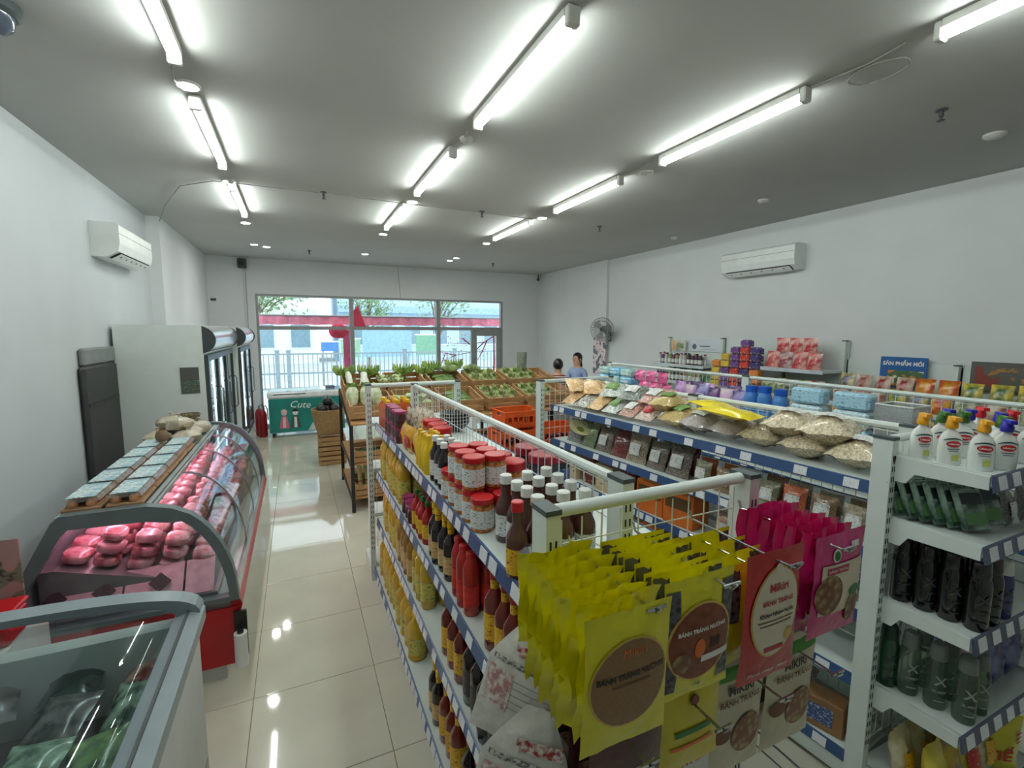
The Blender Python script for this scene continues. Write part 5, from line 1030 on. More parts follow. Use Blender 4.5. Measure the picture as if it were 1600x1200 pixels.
NPc = [((200, 60, 40), (240, 190, 60)), ((60, 110, 50), (226, 200, 80)), ((226, 160, 40), (190, 50, 30)), ((150, 40, 36), (226, 210, 190)), ((90, 110, 60), (230, 226, 200)), ((50, 60, 120), (220, 200, 120)), ((206, 190, 160), (150, 60, 40))]
NP = [BAG('noodle_pack', 'noodle pack', .14, .17, .05, M('film_np%d' % k, a, .25, var=.15, sc=12, second=b_, coat=.5), 160 + k, None) for k, (a, b_) in enumerate(NPc)]
npn = ['red and gold', 'green and gold', 'amber', 'maroon', 'olive', 'navy', 'beige']
mixrow(NP, npn, 'noodle pack', T_, FC, .06, 5, .15, .24, zc_, 'noodle packs on the household gondola', 75, s=1.0)
FCr = Frame(3.66, .9, radians(.6) + pi / 2, 1); mixrow(NP, npn, 'noodle pack', 'household gondola right side', FCr, .1, 10, .17, .2, zc_, 'noodle packs behind the household mesh', 76, s=1.15)

# ------------------------------------------------------------------ right wall shelving
FW = Frame(XR - .03, 0, pi / 2, -1)     # u = y, d = distance from the wall
SBc = [((70, 50, 40), c_blk), ((190, 190, 186), c_pur), ((90, 50, 96), c_white), ((120, 150, 90), c_white), ((60, 60, 62), c_white), ((160, 130, 90), c_blk)]
SB = [BOT('toiletry_bottle', 'bottle', .030, .17, M('toil%d' % k, a, .3, var=.1), c, l_wht, nk=.5, sh=.7, n=10) for k, (a, c) in enumerate(SBc)]
sbn = ['brown', 'grey', 'purple', 'green', 'black', 'tan']
T_ = 'far wall bay upper shelf'; mixrow(SB, sbn, 'toiletry bottle', T_, FW, 4.70, 12, .072, .33, 1.422, 'toiletries on the wall shelf', 81, rx=0, row='front row'); mixrow(SB, sbn, 'toiletry bottle', T_, FW, 4.70, 12, .072, .24, 1.422, 'toiletries on the wall shelf', 82, rx=0, row='back row')
T_ = 'far wall bay middle shelf'; mixrow(SB, sbn, 'toiletry bottle', T_, FW, 4.72, 11, .078, .33, 1.182, 'toiletries on the wall shelf', 83, rx=0, s=1.15)
GBX = [('soap_carton', 'soap box', [('soap_carton', MB().rbox(-.055, .055, -.035, .035, 0, .06, .003).mesh('soap_carton', PRINT('soapc%d' % k, c, (230, 232, 220), 16, 34, .57))), ('end_flap', MB().box(-.0555, .0555, -.03, .03, .012, .05).mesh('end_flap', M('soapflap%d' % k, c, .5)))]) for k, c in enumerate([(120, 170, 130), (80, 130, 100), (190, 206, 180)])]
for l in range(3):
    for i in range(6): put(GBX[(i + l) % 3], (*FW.pt(4.66 + .12 * i, .20), 1.182 + .0605 * l), FW.rz, '%s soap box %s from near end, stack layer %s, wall shelf' % (['green', 'dark green', 'pale green'][(i + l) % 3], ORD[i], ['one', 'two', 'three'][l]), 'soap boxes on the wall shelf')
STc = [(110, 70, 140), (196, 60, 50), (216, 130, 60), (120, 60, 70), (206, 176, 60), (70, 60, 120)]
ST = [('snack_carton', 'snack box', [('snack_carton', MB().rbox(-.065, .065, -.05, .05, 0, .075, .012).mesh('snack_carton', PRINT('snackc%d' % k, c, (236, 220, 190), 12, 30, .58), True)), ('top_seal', MB().box(-.06, .06, -.004, .004, .075, .085).mesh('top_seal', M('seal%d' % k, c, .4)))]) for k, c in enumerate(STc)]
stn = ['purple', 'red', 'orange', 'maroon', 'gold', 'indigo']
for i in range(5):
    for l in range([6, 7, 6, 5, 4][i]): put(ST[[2, 5, 1, 0, 4][(i + l // 3) % 5] if l < 6 else 0], (*FW.pt(3.85 + .14 * i, .33), 1.182 + .087 * l), FW.rz, '%s snack box, stack %s from near end, box %s up, wall shelf' % (stn[[2, 5, 1, 0, 4][(i + l // 3) % 5] if l < 6 else 0], ORD[i], ['one', 'two', 'three', 'four', 'five', 'six', 'seven'][l]), 'snack boxes on the wall shelf')
RB = [BAG('snack_bag', 'snack bag', .17, .20, .09, M('film_rb%d' % k, a, .25, var=.15, sc=14, second=b_, coat=.5), 170 + k, None) for k, (a, b_) in enumerate([((206, 30, 40), (236, 190, 180)), ((90, 130, 60), (226, 220, 170)), ((150, 30, 40), (220, 200, 200)), ((66, 80, 60), (180, 180, 160))])]
rbn = ['bright red', 'green', 'dark red', 'dark green']
mixrow(RB, rbn, 'snack bag', 'near wall bay upper shelf', FW, 3.18, 4, .16, .32, 1.482, 'red snack bags on the wall shelf', 85, rows=[0, 0, 2, 0]); mixrow(RB, rbn, 'snack bag', 'near wall bay middle shelf', FW, 3.14, 5, .14, .32, 1.182, 'green snack bags on the wall shelf', 86, rows=[2, 1, 3, 1, 1])
for i in range(3): put(RB[0], (*FW.pt(3.25 + .16 * i, .27), 1.64), FW.rz, 'bright red snack bag on top of the row, %s from near end' % ORD[i], 'red snack bags on the wall shelf', s=.9)
mixrow(NP, npn, 'noodle pack', 'below the blue sign', FW, .25, 17, .165, .33, 1.182, 'noodle packs on the wall shelf', 87, s=1.12, row='front row'); mixrow(NP, npn, 'noodle pack', 'below the blue sign', FW, .25, 17, .165, .24, 1.30, 'noodle packs on the wall shelf', 88, s=1.12, row='back row')
t = EMP('header_sign', 'blue header sign reading new products over the noodle shelf', 'sign', (XR - .06, 2.50, 1.36)); MB().box(-.012, 0, -.19, .19, 0, .29).obj('board', M('sign_blue', (24, 92, 160), .4, var=.04), t)
me = text_mesh('SẢN PHẨM MỚI', .048, INK['white'], bold=.002); O('lettering', me, t, (-.014, 0, .225), (pi / 2, 0, -pi / 2)); MB().box(-.0135, -.012, -.17, .12, .01, .16).obj('picture', PRINT('sign_pic', (70, 110, 70), (206, 130, 60), 6, 8, .5, third=(226, 220, 200), tsc=9), t)
for q, (y, w_) in enumerate(((1.75, .5), (1.15, .4), (.55, .6))):
    t = EMP('header_sign', ['dark picture header right of the blue sign', 'second dark picture header right of the blue sign', 'blue grey picture header at the right edge of the wall'][q], 'sign', (XR - .06, y, 1.40)); MB().box(-.012, 0, -w_ / 2, w_ / 2, 0, .24).obj('board', M('sign_dark%d' % q, [(84, 84, 80), (66, 64, 60), (70, 100, 130)][q], .5), t); MB().box(-.0135, -.0121, -w_ / 2 + .03, w_ / 2 - .03, .03, .2).obj('picture', PRINT('signp%d' % q, (90, 90, 84), (170, 120, 60), 6, 8, .52, third=(130, 60, 50), tsc=8), t)
t = EMP('brand_sign', 'white sign with a round emblem above the toiletries', 'sign', (XR - .03, 4.95, 1.60)); MB().box(-.010, 0, -.30, .30, 0, .18).obj('board', M('sign_white', (214, 220, 226), .4, var=.02), t); MB().lathe([(.04, 0), (.04, .002)], 16).xf(Matrix.Translation((-.0105, .18, .07)) @ Matrix.Rotation(-pi / 2, 4, 'Y')).obj('emblem', M('emblem_grey', (84, 100, 116), .4), t)
MB().box(-.0115, -.0101, -.22, .08, .03, .034).obj('print_line', M('emblem_grey', (84, 100, 116), .4), t); MB().box(-.0115, -.0101, -.1, .08, .07, .084).obj('print_line', M('emblem_grey', (84, 100, 116), .4), t)
mixrow(SN, snn, 'product pouch', 'hanging left of the white sign', FW, 5.32, 2, .16, .06, 1.60, 'pouches beside the white sign', 89, s=.8, rows=[1, 2], rx=0)

# ------------------------------------------------------------------ end shelf unit at the right edge
ex, ey = 2.0, .98
w_body = M('soap_white', (232, 236, 232), .25, var=.02, coat=.4)
def pump_bottle(name, capm, s_=1.0, accent=None, body=None):
    prof = [(.036, 0), (.040, .008), (.041, .06), (.038, .105), (.028, .128), (.015, .140), (.013, .148)]; sy = .62
    def surf(x, z):
        r = .041
        for (r0, z0), (r1, z1) in zip(prof, prof[1:]):
            if z0 <= z <= z1: r = r0 + (r1 - r0) * (z - z0) / (z1 - z0)
        return sy * sqrt(max(1e-6, r * r - x * x))
    P_ = (name, 'soap bottle', [(name, MB().lathe(prof, 18, sy=sy).mesh(name, body or w_body, True)),
         ('pump_cap', MB().lathe([(.018, .148), (.020, .152), (.020, .168), (.017, .174), (.017, .182), (.012, .19)], 14).prism([(-.012, .182), (.012, .182), (.010, .196), (-.010, .196)], -.038, .012, 'y').mesh('pump_cap', capm, True)),
         disc_on(surf, 0, .088, .024, .0125, INK['red'], .0012, 'oval_emblem'), text_on(surf, 'Lifebuoy', 0, .088, .0105, INK['white'], .0022, bold=.0003),
         ('green_arc', MB().add([(p[0], -surf(p[0], p[1]) * 1.06 - .0008, p[1]) for i in range(13) for p in ((-.03 + .005 * i, .100 + .007 * (1 - ((i - 6) / 6) ** 2)), (-.03 + .005 * i, .1035 + .009 * (1 - ((i - 6) / 6) ** 2)))], [(2 * i, 2 * i + 2, 2 * i + 3, 2 * i + 1) for i in range(12)]).mesh('green_arc', M('arc_green', (30, 74, 66), .4))),
         rect_on(surf, -.02, .02, .066, .070, M('ink_grey', (120, 124, 126), .4), .001, 'print_line'), rect_on(surf, -.016, .016, .058, .061, M('ink_grey', (120, 124, 126), .4), .001, 'print_line')])
    if accent: P_[2].append(rect_on(surf, -.004, .020, .02, .045, accent, .001, 'print_patch'))
    return P_
cy_ = M('pump_yellow', (240, 170, 30), .3); cb_ = M('pump_blue', (40, 40, 170), .3); cg_ = M('pump_green', (60, 110, 30), .3); cr_ = M('pump_red', (214, 30, 40), .3)
PY = pump_bottle('soap_bottle', cy_, accent=M('acc_lime', (200, 206, 110), .4)); PBl = pump_bottle('soap_bottle', cb_); PG = pump_bottle('soap_bottle', cg_); PR = pump_bottle('soap_bottle', cr_, accent=M('acc_red', (190, 60, 60), .4))
zz = EZ[4] + .001
for P_, x, y, lb in ((PY, .075, -.075, 'yellow-pump white soap bottle furthest left on the end shelf'), (PY, .085, -.155, 'yellow-pump white soap bottle second from left on the end shelf'), (PY, .10, -.235, 'yellow-pump white soap bottle third from left on the end shelf'), (PBl, .135, -.268, 'blue-pump white soap bottle at the front corner of the end shelf') , (PG, .185, -.085, 'green-pump white soap bottle behind the first yellow pump'), (PG, .255, -.12, 'green-pump white soap bottle in the middle of the end shelf'), (PG, .265, -.22, 'green-pump white soap bottle right of the corner blue pump'), (PBl, .275, -.06, 'blue-pump white soap bottle at the back of the end shelf'), (PBl, .35, -.10, 'blue-pump white soap bottle back middle of the end shelf'), (PBl, .36, -.18, 'blue-pump white soap bottle behind the right green pump'), (PR, .36, -.265, 'red-pump soap bottle with red print, front right of end shelf'), (PR, .46, -.09, 'red-pump soap bottle at the back right of end shelf'), (PR, .46, -.18, 'red-pump soap bottle middle right of end shelf')):
    if lb.startswith('blue-pump white soap bottle at the front'): x, y = .185, -.262
    put(P_, (ex + x, ey + y, zz), -.75 + random.uniform(-.15, .15), lb, 'soap bottles on the end shelf', s=.88)
# tilted green packs on the second shelf
GP = ('hanging_pack', 'soap pack', [('hanging_pack', MB().rbox(-.05, .05, -.012, .012, 0, .15, .006).mesh('hanging_pack', M('pack_green', (44, 84, 64), .25, var=.3, sc=16, second=(150, 176, 160), coat=.6))), ('print_panel', MB().box(-.04, .04, -.0135, -.012, .02, .06).mesh('print_panel', M('pack_lime', (90, 140, 80), .3))), ('print_top', MB().box(-.04, .04, -.0135, -.012, .09, .13).mesh('print_top', M('pack_dark', (30, 44, 44), .3)))])
for k in range(6):
    for j in range(2): put(GP, (ex + .09 + .11 * j + .012 * k, ey - .05 - .036 * k, EZ[3] + .012), -.35, 'dark green pack leaning on end shelf, %s from front, %s row' % (ORD[5 - k], ['left', 'right'][j]), 'green packs on the end shelf', rx=-.42)
CLR = [BAG('refill_pouch', 'refill pouch', .12, .16, .05, film('film_clr', (150, 150, 146), (96, 100, 96), 30), 190, l_wht)]
mixrow(CLR, ['clear grey'], 'refill pouch', 'end shelf second shelf', Frame(ex, ey, 0, 1), .36, 3, .12, .24, EZ[3] + .001, 'refill pouches', 91, s=.9)
mb_ = M('bottle_black', (16, 20, 20), .15, coat=.6); mx_ = M('ink_silver', (64, 70, 70), .3, metal=.3)
def xbot(name, body, capm, h=.25, r=.034, ink=mx_, cat='shampoo bottle'):
    f = lambda x, z: sqrt(max(1e-6, (r * 1.0) ** 2 - x * x)) * .96
    b = (name, cat, [(name, MB().lathe([(r * .92, 0), (r, h * .03), (r, h * .62), (r * .94, h * .70), (r * .80, h * .76)], 16).mesh(name, body, True)), ('cap', MB().lathe([(r * .80, h * .76), (r * .84, h * .78), (r * .74, h * .97), (r * .55, h)], 16).mesh('cap', capm, True))])
    m1 = text_on(f, 'X', 0, h * .46, .05, ink, .002, bold=.001); m2 = text_on(f, 'X-MEN', 0, h * .30, .014, ink, .002, bold=.0004); b[2].extend([m1, m2]); b[2].append(rect_on(f, -.016, .016, h * .14, h * .16, ink, .002, 'print_line')); return b
XB = xbot('shampoo_bottle', mb_, M('cap_gloss_black', (20, 24, 24), .2, coat=.5)); XC = xbot('clear_shampoo_bottle', GLASS('bottle_clear', (190, 206, 194), .9, .05, .05), M('cap_smoke', (110, 118, 112), .25), ink=M('ink_pale', (150, 158, 150), .4)); XG = xbot('shampoo_bottle', M('bottle_green', (20, 70, 40), .2, coat=.5), M('cap_dgreen', (16, 50, 30), .3)); XBl = xbot('shampoo_bottle', M('bottle_indigo', (60, 64, 120), .25, coat=.4), c_white)
Fe = Frame(ex, ey, 0, 1)      # u to the right, d towards the camera
for k in range(4):
    put(XB, (ex + .085 + .008 * k, ey - .055 - .071 * k, EZ[2] + .001), -.8, 'tall black shampoo bottle on end shelf left column, %s from front' % ORD[3 - k], 'black shampoo bottles'); put(XB, (ex + .165 + .008 * k, ey - .055 - .071 * k, EZ[2] + .001), -.6, 'tall black shampoo bottle on end shelf second column, %s from front' % ORD[3 - k], 'black shampoo bottles')
    put(XBl, (ex + .265 + .008 * k, ey - .055 - .071 * k, EZ[2] + .001), -.6, 'indigo shampoo bottle on end shelf third column, %s from front' % ORD[3 - k], 'indigo shampoo bottles', s=.85)
for k in range(3):
    put(XC, (ex + .10 + .012 * k, ey - .10 - .080 * k, EZ[1] + .001), -.8, 'clear shampoo bottle on lower end shelf left column, %s from front' % ORD[2 - k], 'clear shampoo bottles', s=.98); put(XC, (ex + .195 + .012 * k, ey - .10 - .080 * k, EZ[1] + .001), -.6, 'clear shampoo bottle on lower end shelf right column, %s from front' % ORD[2 - k], 'clear shampoo bottles', s=.9)
put(XG, (ex + .075, ey - .04, EZ[1] + .001), -.8, 'green shampoo bottle behind the clear bottles on lower end shelf')
mixrow([BAG('refill_pouch', 'refill pouch', .13, .22, .06, M('film_ivory', (206, 196, 176), .3, var=.1, coat=.4), 191), BAG('refill_pouch', 'refill pouch', .14, .22, .06, M('film_navy', (30, 36, 110), .3, var=.2, sc=9, second=(150, 156, 200), coat=.4), 192)], ['ivory', 'navy'], 'refill pouch', 'lower end shelf', Fe, .34, 3, .14, .22, EZ[1] + .001, 'refill pouches on the lower end shelf', 92, rows=[0, 1, 1])
YS = [BAG('detergent_bag', 'detergent bag', .13, .24, .07, M('film_ys%d' % k, a, .3, var=.1, sc=12, second=b_, coat=.4), 195 + k, lb, .6) for k, (a, b_, lb) in enumerate([((206, 190, 30), (226, 210, 80), l_red), ((150, 120, 90), (206, 180, 30), None), ((190, 176, 120), (226, 220, 190), l_yel)])]
mixrow(YS, ['yellow', 'brown and yellow', 'pale yellow'], 'detergent bag', 'bottom end shelf', Fe, .09, 4, .11, .24, EZ[0] + .001, 'detergent bags on the bottom shelf', 93, rows=[0, 1, 0, 2], row='front row'); mixrow(YS, ['yellow', 'brown and yellow', 'pale yellow'], 'detergent bag', 'bottom end shelf', Fe, .08, 5, .12, .13, EZ[0] + .001, 'detergent bags on the bottom shelf', 94, row='back row')
SY = psurf(.17, .25, .08, .06)
put(('detergent_bag', 'detergent bag', [('detergent_bag', pillow(.17, .25, .08, wob=.06, seed=199).mesh('detergent_bag', M('film_lemon', (206, 200, 40), .3, var=.08, coat=.4), True)), text_on(SY, 'TIẾ', .0, .09, .06, INK['red'], .003, bold=.0015)] + [rect_on(SY, .05, .078, .15 + .016 * k, .157 + .016 * k, INK['red'], .003, 'print_stripe') for k in range(3)]), (ex + .47, ey - .24, EZ[0] + .001), -.7, 'yellow bag with red lettering at the lower right corner')
# ================================================================== produce stands beyond the gondolas
m_rack = M('rack_black', (40, 36, 34), .5); m_wood = M('shelf_wood', (176, 134, 82), .7, var=.15, sc=6, stretch=(1, 5, 1))
pr = EMP('produce_rack', 'black framed produce rack with wooden trays beyond the sauce gondola', 'rack', (0, 0, 0))
RX0, RX1, RY0, RY1 = .47, 3.28, 4.95, 6.15
for x in (RX0, 1.42, 2.36, RX1):
    for y, h in ((RY0, .92), (RY1, 1.16)): MB().box(x - .018, x + .018, y - .018, y + .018, 0, h).obj('leg', m_rack, pr)
    MB().prism([(RY0, .88), (RY1, 1.12), (RY1, 1.155), (RY0, .915)], x - .016, x + .016, 'x').obj('side_bar', m_rack, pr)
    MB().box(x - .014, x + .014, RY0, RY1, .10, .13).obj('side_bar', m_rack, pr); MB().box(x - .014, x + .014, RY0, RY1, .46, .49).obj('side_bar', m_rack, pr)
for z in (.10, .46): MB().box(RX0, RX1, RY0 + .02, RY1 - .02, z + .03, z + .045).obj('shelf', m_wood, pr)
MB().prism([(RY0, .915), (RY1, 1.155), (RY1, 1.17), (RY0, .93)], RX0, RX1, 'x').obj('sloped_shelf', m_wood, pr)
SLP = atan2(.24, 1.2)
def zs(y): return .932 + (y - RY0) * .20
# tilted crates on top
kb = [(.70, 'leftmost'), (1.20, 'second'), (1.72, 'third'), (2.24, 'fourth'), (2.76, 'fifth'), (3.10, 'rightmost')]
for q, (x, nm) in enumerate(kb):
    w_ = .46 if q < 5 else .2
    for j, y in enumerate((5.28, 5.82)):
        crate('produce_crate', '%s %s crate on the sloped produce rack' % (nm if nm.endswith('most') else nm + ' from left', ['front', 'rear'][j]), (x, y, zs(y) + .012 + .05 * j), 0, w_, .50, .15, tilt=SLP, group='crates on the sloped rack', slats=2)
leafg = M('leaf_green', (96, 140, 60), .5, var=.3, sc=20, second=(150, 180, 100)); dleaf = M('leaf_dark', (50, 92, 44), .5, var=.3, sc=20)
def leafball(r, n_, seed, zsq=.8, open_=.0):
    b = MB(); rg = random.Random(seed)
    b.ell((0, 0, r * zsq), (r * .9, r * .9, r * zsq * .9), 12, 8, wob=.08, rng=rg)
    for k in range(n_):
        a = 2 * pi * k / n_ + rg.uniform(-.2, .2); t0 = rg.uniform(.2, .7); L_ = r * rg.uniform(.9, 1.25)
        c = Vector((cos(a) * r * .75, sin(a) * r * .75, r * zsq * .5)); up = Vector((cos(a) * (.35 + open_), sin(a) * (.35 + open_), 1)).normalized(); sd = Vector((-sin(a), cos(a), 0)) * r * .55
        p0, p1, p2, p3, p4 = c - sd * .6, c + sd * .6, c + up * L_ * .6 + sd, c + up * L_, c + up * L_ * .6 - sd
        b.add([p0, p1, p2, p3, p4] + [p - Vector((cos(a), sin(a), 0)) * .004 for p in (p0, p1, p2, p3, p4)], [(0, 1, 2, 3, 4), (9, 8, 7, 6, 5)])
    return b
def leafhead(r, n_, seed):
    b = MB(); rg = random.Random(seed)
    for k in range(n_):
        a = 2 * pi * rg.random(); tl = rg.uniform(.1, 1.0); L_ = r * rg.uniform(.9, 1.5); d = Vector((cos(a) * sin(tl), sin(a) * sin(tl), cos(tl))); s_ = d.orthogonal().normalized() * r * .32; u_ = d.cross(s_).normalized() * .006
        c = d * r * .2; b.add([c - s_ * .2, c + d * L_ * .55 - s_ + u_, c + d * L_ + u_ * 2, c + d * L_ * .55 + s_ - u_, c + d * L_ * .5], [(0, 1, 4), (1, 2, 4), (2, 3, 4), (3, 0, 4)])
    return b
CABm = M('cabbage_green', (170, 196, 128), .45, var=.2, sc=14, second=(214, 224, 180))
CAB = [('cabbage', 'cabbage', [('cabbage', leafball(.085, 7, 200 + k).mesh('cabbage', CABm, True)), ('stem', MB().cyl((0, 0, -.004), (0, 0, .02), .022, n=8).mesh('stem', M('stem_pale', (220, 224, 196), .5)))]) for k in range(2)]
NAP = ('napa_cabbage', 'cabbage', [('napa_cabbage', MB().lathe([(.03, 0), (.058, .03), (.066, .11), (.062, .18), (.035, .23), (.01, .25)], 14).mesh('napa_cabbage', M('napa_green', (186, 206, 150), .45, var=.2, sc=12, second=(232, 236, 214)), True)), ('leaf_tip', leafball(.055, 8, 210, 1.0, .2).xf(Matrix.Translation((0, 0, .17))).mesh('leaf_tip', leafg, True))])
RAD = ('daikon', 'radish', [('daikon', MB().lathe([(.004, 0), (.022, .04), (.036, .14), (.038, .26), (.026, .31)], 12).mesh('daikon', M('daikon_white', (226, 230, 216), .35, var=.06), True)), ('leaf_tuft', leafball(.03, 7, 212, 1.2, .4).xf(Matrix.Translation((0, 0, .30))).mesh('leaf_tuft', leafg, True))])
CUC = ('cucumber', 'cucumber', [('cucumber', MB().tube([(-.13, 0, .02), (-.11, 0, .021), (-.04, .006, .023), (.04, .008, .023), (.11, .002, .021), (.13, 0, .02)], [.008, .019, .024, .024, .019, .008], 8).mesh('cucumber', M('cucumber_green', (62, 110, 48), .4, var=.25, sc=24, second=(130, 160, 90)), True)), ('tip', MB().cyl((.13, 0, .02), (.145, 0, .02), .004, n=6).mesh('tip', leafg))])
def banana(seed):
    b = MB(); rg = random.Random(seed)
    for k in range(9):
        a = -1.2 + .3 * k
        b.tube([(sin(a) * .03, -.02 + .02 * cos(a), .10), (sin(a) * .09, -.03 + .02 * cos(a), .12), (sin(a) * .13, -.02, .17), (sin(a) * .135, 0, .225)], [.008, .019, .019, .006], 7)
    return b
BAN = ('banana_hand', 'bananas', [('stem', MB().tube([(0, -.02, .10), (0, -.01, .04), (0, .01, .0)], [.03, .024, .018], 8).mesh('stem', M('banana_stem', (110, 120, 60), .6), True)), ('fingers', banana(1).mesh('fingers', M('banana_green', (86, 128, 50), .45, var=.2, sc=16, second=(140, 166, 70)), True))])
BOK = ('leafy_bundle', 'vegetable', [('leafy_bundle', MB().lathe([(.02, 0), (.03, .04), (.026, .10)], 10).mesh('leafy_bundle', M('stalk_pale', (200, 214, 170), .5), True)), ('leaf_head', leafhead(.075, 26, 220).xf(Matrix.Translation((0, 0, .06))).mesh('leaf_head', M('leaf_pale', (136, 178, 84), .5, var=.3, sc=24, second=(206, 222, 160)), True))])
SQ = ('squash', 'squash', [('squash', MB().ell((0, 0, .05), (.12, .055, .05), 14, 8, power=.9).mesh('squash', M('squash_green', (110, 140, 80), .4, var=.25, sc=14, second=(170, 190, 130)), True)), ('stalk', MB().cyl((.12, 0, .05), (.15, 0, .055), .008, n=6).mesh('stalk', leafg))])
rg = random.Random(33)
def crate_fill(P_, desc, x, y, n_, m_, dx, dy, dz, rx=0.0, ry=0.0, spin=.4, grp=None, s=1.0, where=''):
    for i in range(n_):
        for j in range(m_):
            yy = y + (j - (m_ - 1) / 2) * dy; put(P_, (x + (i - (n_ - 1) / 2) * dx + rg.uniform(-.01, .01), yy + rg.uniform(-.01, .01), zs(yy) + dz + rg.uniform(0, .015)), rg.uniform(-spin, spin), '%s %s from left, %s, %s' % (desc, ORD[i], (ORD[j] + ' row') if m_ > 1 else 'single row', where), grp or desc + 's', s=s, rx=rx, ry=ry)
crate_fill(NAP, 'napa cabbage', .66, 5.28, 3, 1, .14, .2, .06, rx=-.5, where='leftmost front crate', grp='napa cabbages'); crate_fill(RAD, 'white radish', .66, 5.62, 3, 1, .1, .1, .08, rx=-.75, where='leftmost rear crate', grp='white radishes'); crate_fill(BAN, 'green banana hand', .66, 6.0, 2, 1, .30, .1, .09, where='behind the radishes', grp='green banana hands')
crate_fill(CAB[0], 'round cabbage', 1.18, 5.28, 3, 2, .148, .2, .03, where='second front crate', grp='round cabbages', s=.82); crate_fill(CAB[1], 'round cabbage', 1.02, 5.80, 2, 2, .16, .15, .12, where='second rear crate', grp='round cabbages', s=.82); crate_fill(BAN, 'green banana hand', 1.36, 5.95, 2, 1, .27, .1, .10, where='between second and third rear crates', grp='green banana hands')
crate_fill(CUC, 'green cucumber', 1.72, 5.28, 1, 6, .21, .064, .08, spin=.08, where='third front crate', grp='green cucumbers'); crate_fill(CUC, 'green cucumber', 1.72, 5.82, 1, 6, .21, .064, .13, spin=.08, where='third rear crate', grp='green cucumbers'); crate_fill(SQ, 'pale squash', 1.98, 5.95, 2, 1, .3, .1, .20, where='behind the cucumbers', grp='pale squashes'); crate_fill(BAN, 'green banana hand', 1.75, 6.02, 2, 1, .3, .1, .12, where='above the cucumbers', grp='green banana hands')
for q, x in enumerate((2.24, 2.76)):
    crate_fill(BOK, 'pale leafy bundle', x, 5.28, 3, 2, .145, .2, .04, where=['fourth front crate', 'fifth front crate'][q], rx=-.2, grp='pale leafy bundles'); crate_fill(BOK, 'pale leafy bundle', x, 5.82, 3, 2, .145, .2, .08, where=['fourth rear crate', 'fifth rear crate'][q], rx=-.2, grp='pale leafy bundles', s=1.1)
# lower shelf trays of the rack
for q, x in enumerate((.72, 1.20, 1.70, 2.2, 2.7)):
    crate('produce_crate', 'crate on the rack middle shelf, %s from left' % ORD[q], (x, 5.22, .506), 0, .44, .44, .13, group='crates on the middle shelf', slats=2)
    crate('produce_crate', 'crate on the rack bottom shelf, %s from left' % ORD[q], (x, 5.22, .146), 0, .44, .44, .13, group='crates on the bottom shelf', slats=2)
LG = ('stalk_bundle', 'vegetable', [('stalk_bundle', MB().lathe([(.02, 0), (.028, .03), (.02, .14), (.03, .30)], 9).mesh('stalk_bundle', M('grass_pale', (176, 186, 120), .6, var=.3, sc=60, stretch=(4, 4, .3)), True)), ('tie', MB().lathe([(.025, .10), (.025, .115)], 9).mesh('tie', M('tie_red', (160, 60, 50), .5)))])
for q in range(5): put(LG, (.56 + .08 * q, 5.10 + .02 * (q % 2), .17), .2 * q, 'pale stalk bundle on bottom shelf at rack left end, %s from left' % ORD[q], 'pale stalk bundles', rx=-.25)
EGP = ('purple_vegetable', 'vegetable', [('purple_vegetable', MB().ell((0, 0, .035), (.075, .036, .036), 12, 8).mesh('purple_vegetable', M('aubergine_dark', (44, 26, 52), .25, coat=.4), True)), ('calyx', MB().lathe([(.02, 0), (.008, .02)], 7).xf(Matrix.Translation((.068, 0, .035)) @ Matrix.Rotation(pi / 2, 4, 'Y')).mesh('calyx', leafg))])
for q in range(4):
    for j in range(2): put(EGP, (1.06 + .1 * q, 5.14 + .17 * j, .53), 1.57, 'dark purple vegetable on middle shelf, %s from left, %s row' % (ORD[q], ['front', 'back'][j]), 'dark purple vegetables', s=.9)
BEA = ('leafy_bundle', 'vegetable', [('leafy_bundle', leafball(.06, 10, 230, .8, .5).mesh('leafy_bundle', dleaf, True)), ('stalk', MB().cyl((0, 0, -.005), (0, 0, .03), .02, n=8).mesh('stalk', leafg))])
for q in range(3): put(BEA, (.62 + .1 * q, 5.15, .53), q, 'dark leafy bundle on middle shelf, %s from left' % ORD[q], 'dark leafy bundles')
# stacked orange baskets with dark produce in the gap between the gondolas
m_ora = M('orange_plastic', (222, 90, 30), .4, var=.06)
def basket(label, loc, rz, w=.46, d=.34, h=.20):
    t = EMP('plastic_basket', label, 'basket', loc, rz, group='orange baskets'); k = .9
    for nm, sy in (('front_wall', -1), ('back_wall', 1)):
        for z0, z1 in ((0, .05), (h - .06, h)): MB().add([(-w / 2 * (k + .1 * z / h), sy * d / 2 * (k + .1 * z / h) + o, z) for o in (-.004, .004) for z in (z0, z1)] + [(w / 2 * (k + .1 * z / h), sy * d / 2 * (k + .1 * z / h) + o, z) for o in (-.004, .004) for z in (z0, z1)], [(0, 4, 5, 1), (2, 3, 7, 6), (1, 5, 7, 3), (0, 2, 6, 4)]).obj(nm, m_ora, t)
        for i in range(7): x = -w * .42 + w * .84 * i / 6; MB().box(x - .008, x + .008, sy * d / 2 * .95 - .004, sy * d / 2 * .95 + .004, .05, h - .06).obj('rib', m_ora, t)
    for sx in (-1, 1): MB().prism([(-d / 2 * k, 0), (d / 2 * k, 0), (d / 2, h), (d * .2, h), (d * .15, h - .05), (-d * .15, h - .05), (-d * .2, h), (-d / 2, h)], sx * w / 2 * .96 - .004, sx * w / 2 * .96 + .004, 'x').obj('end_wall', m_ora, t)
    MB().box(-w / 2 * k, w / 2 * k, -d / 2 * k, d / 2 * k, .0, .008).obj('bottom', m_ora, t)
    MB().tube([(-w / 2, -d / 2, h), (w / 2, -d / 2, h), (w / 2, d / 2, h), (-w / 2, d / 2, h), (-w / 2, -d / 2, h)], .009, 5).obj('rim', m_ora, t)
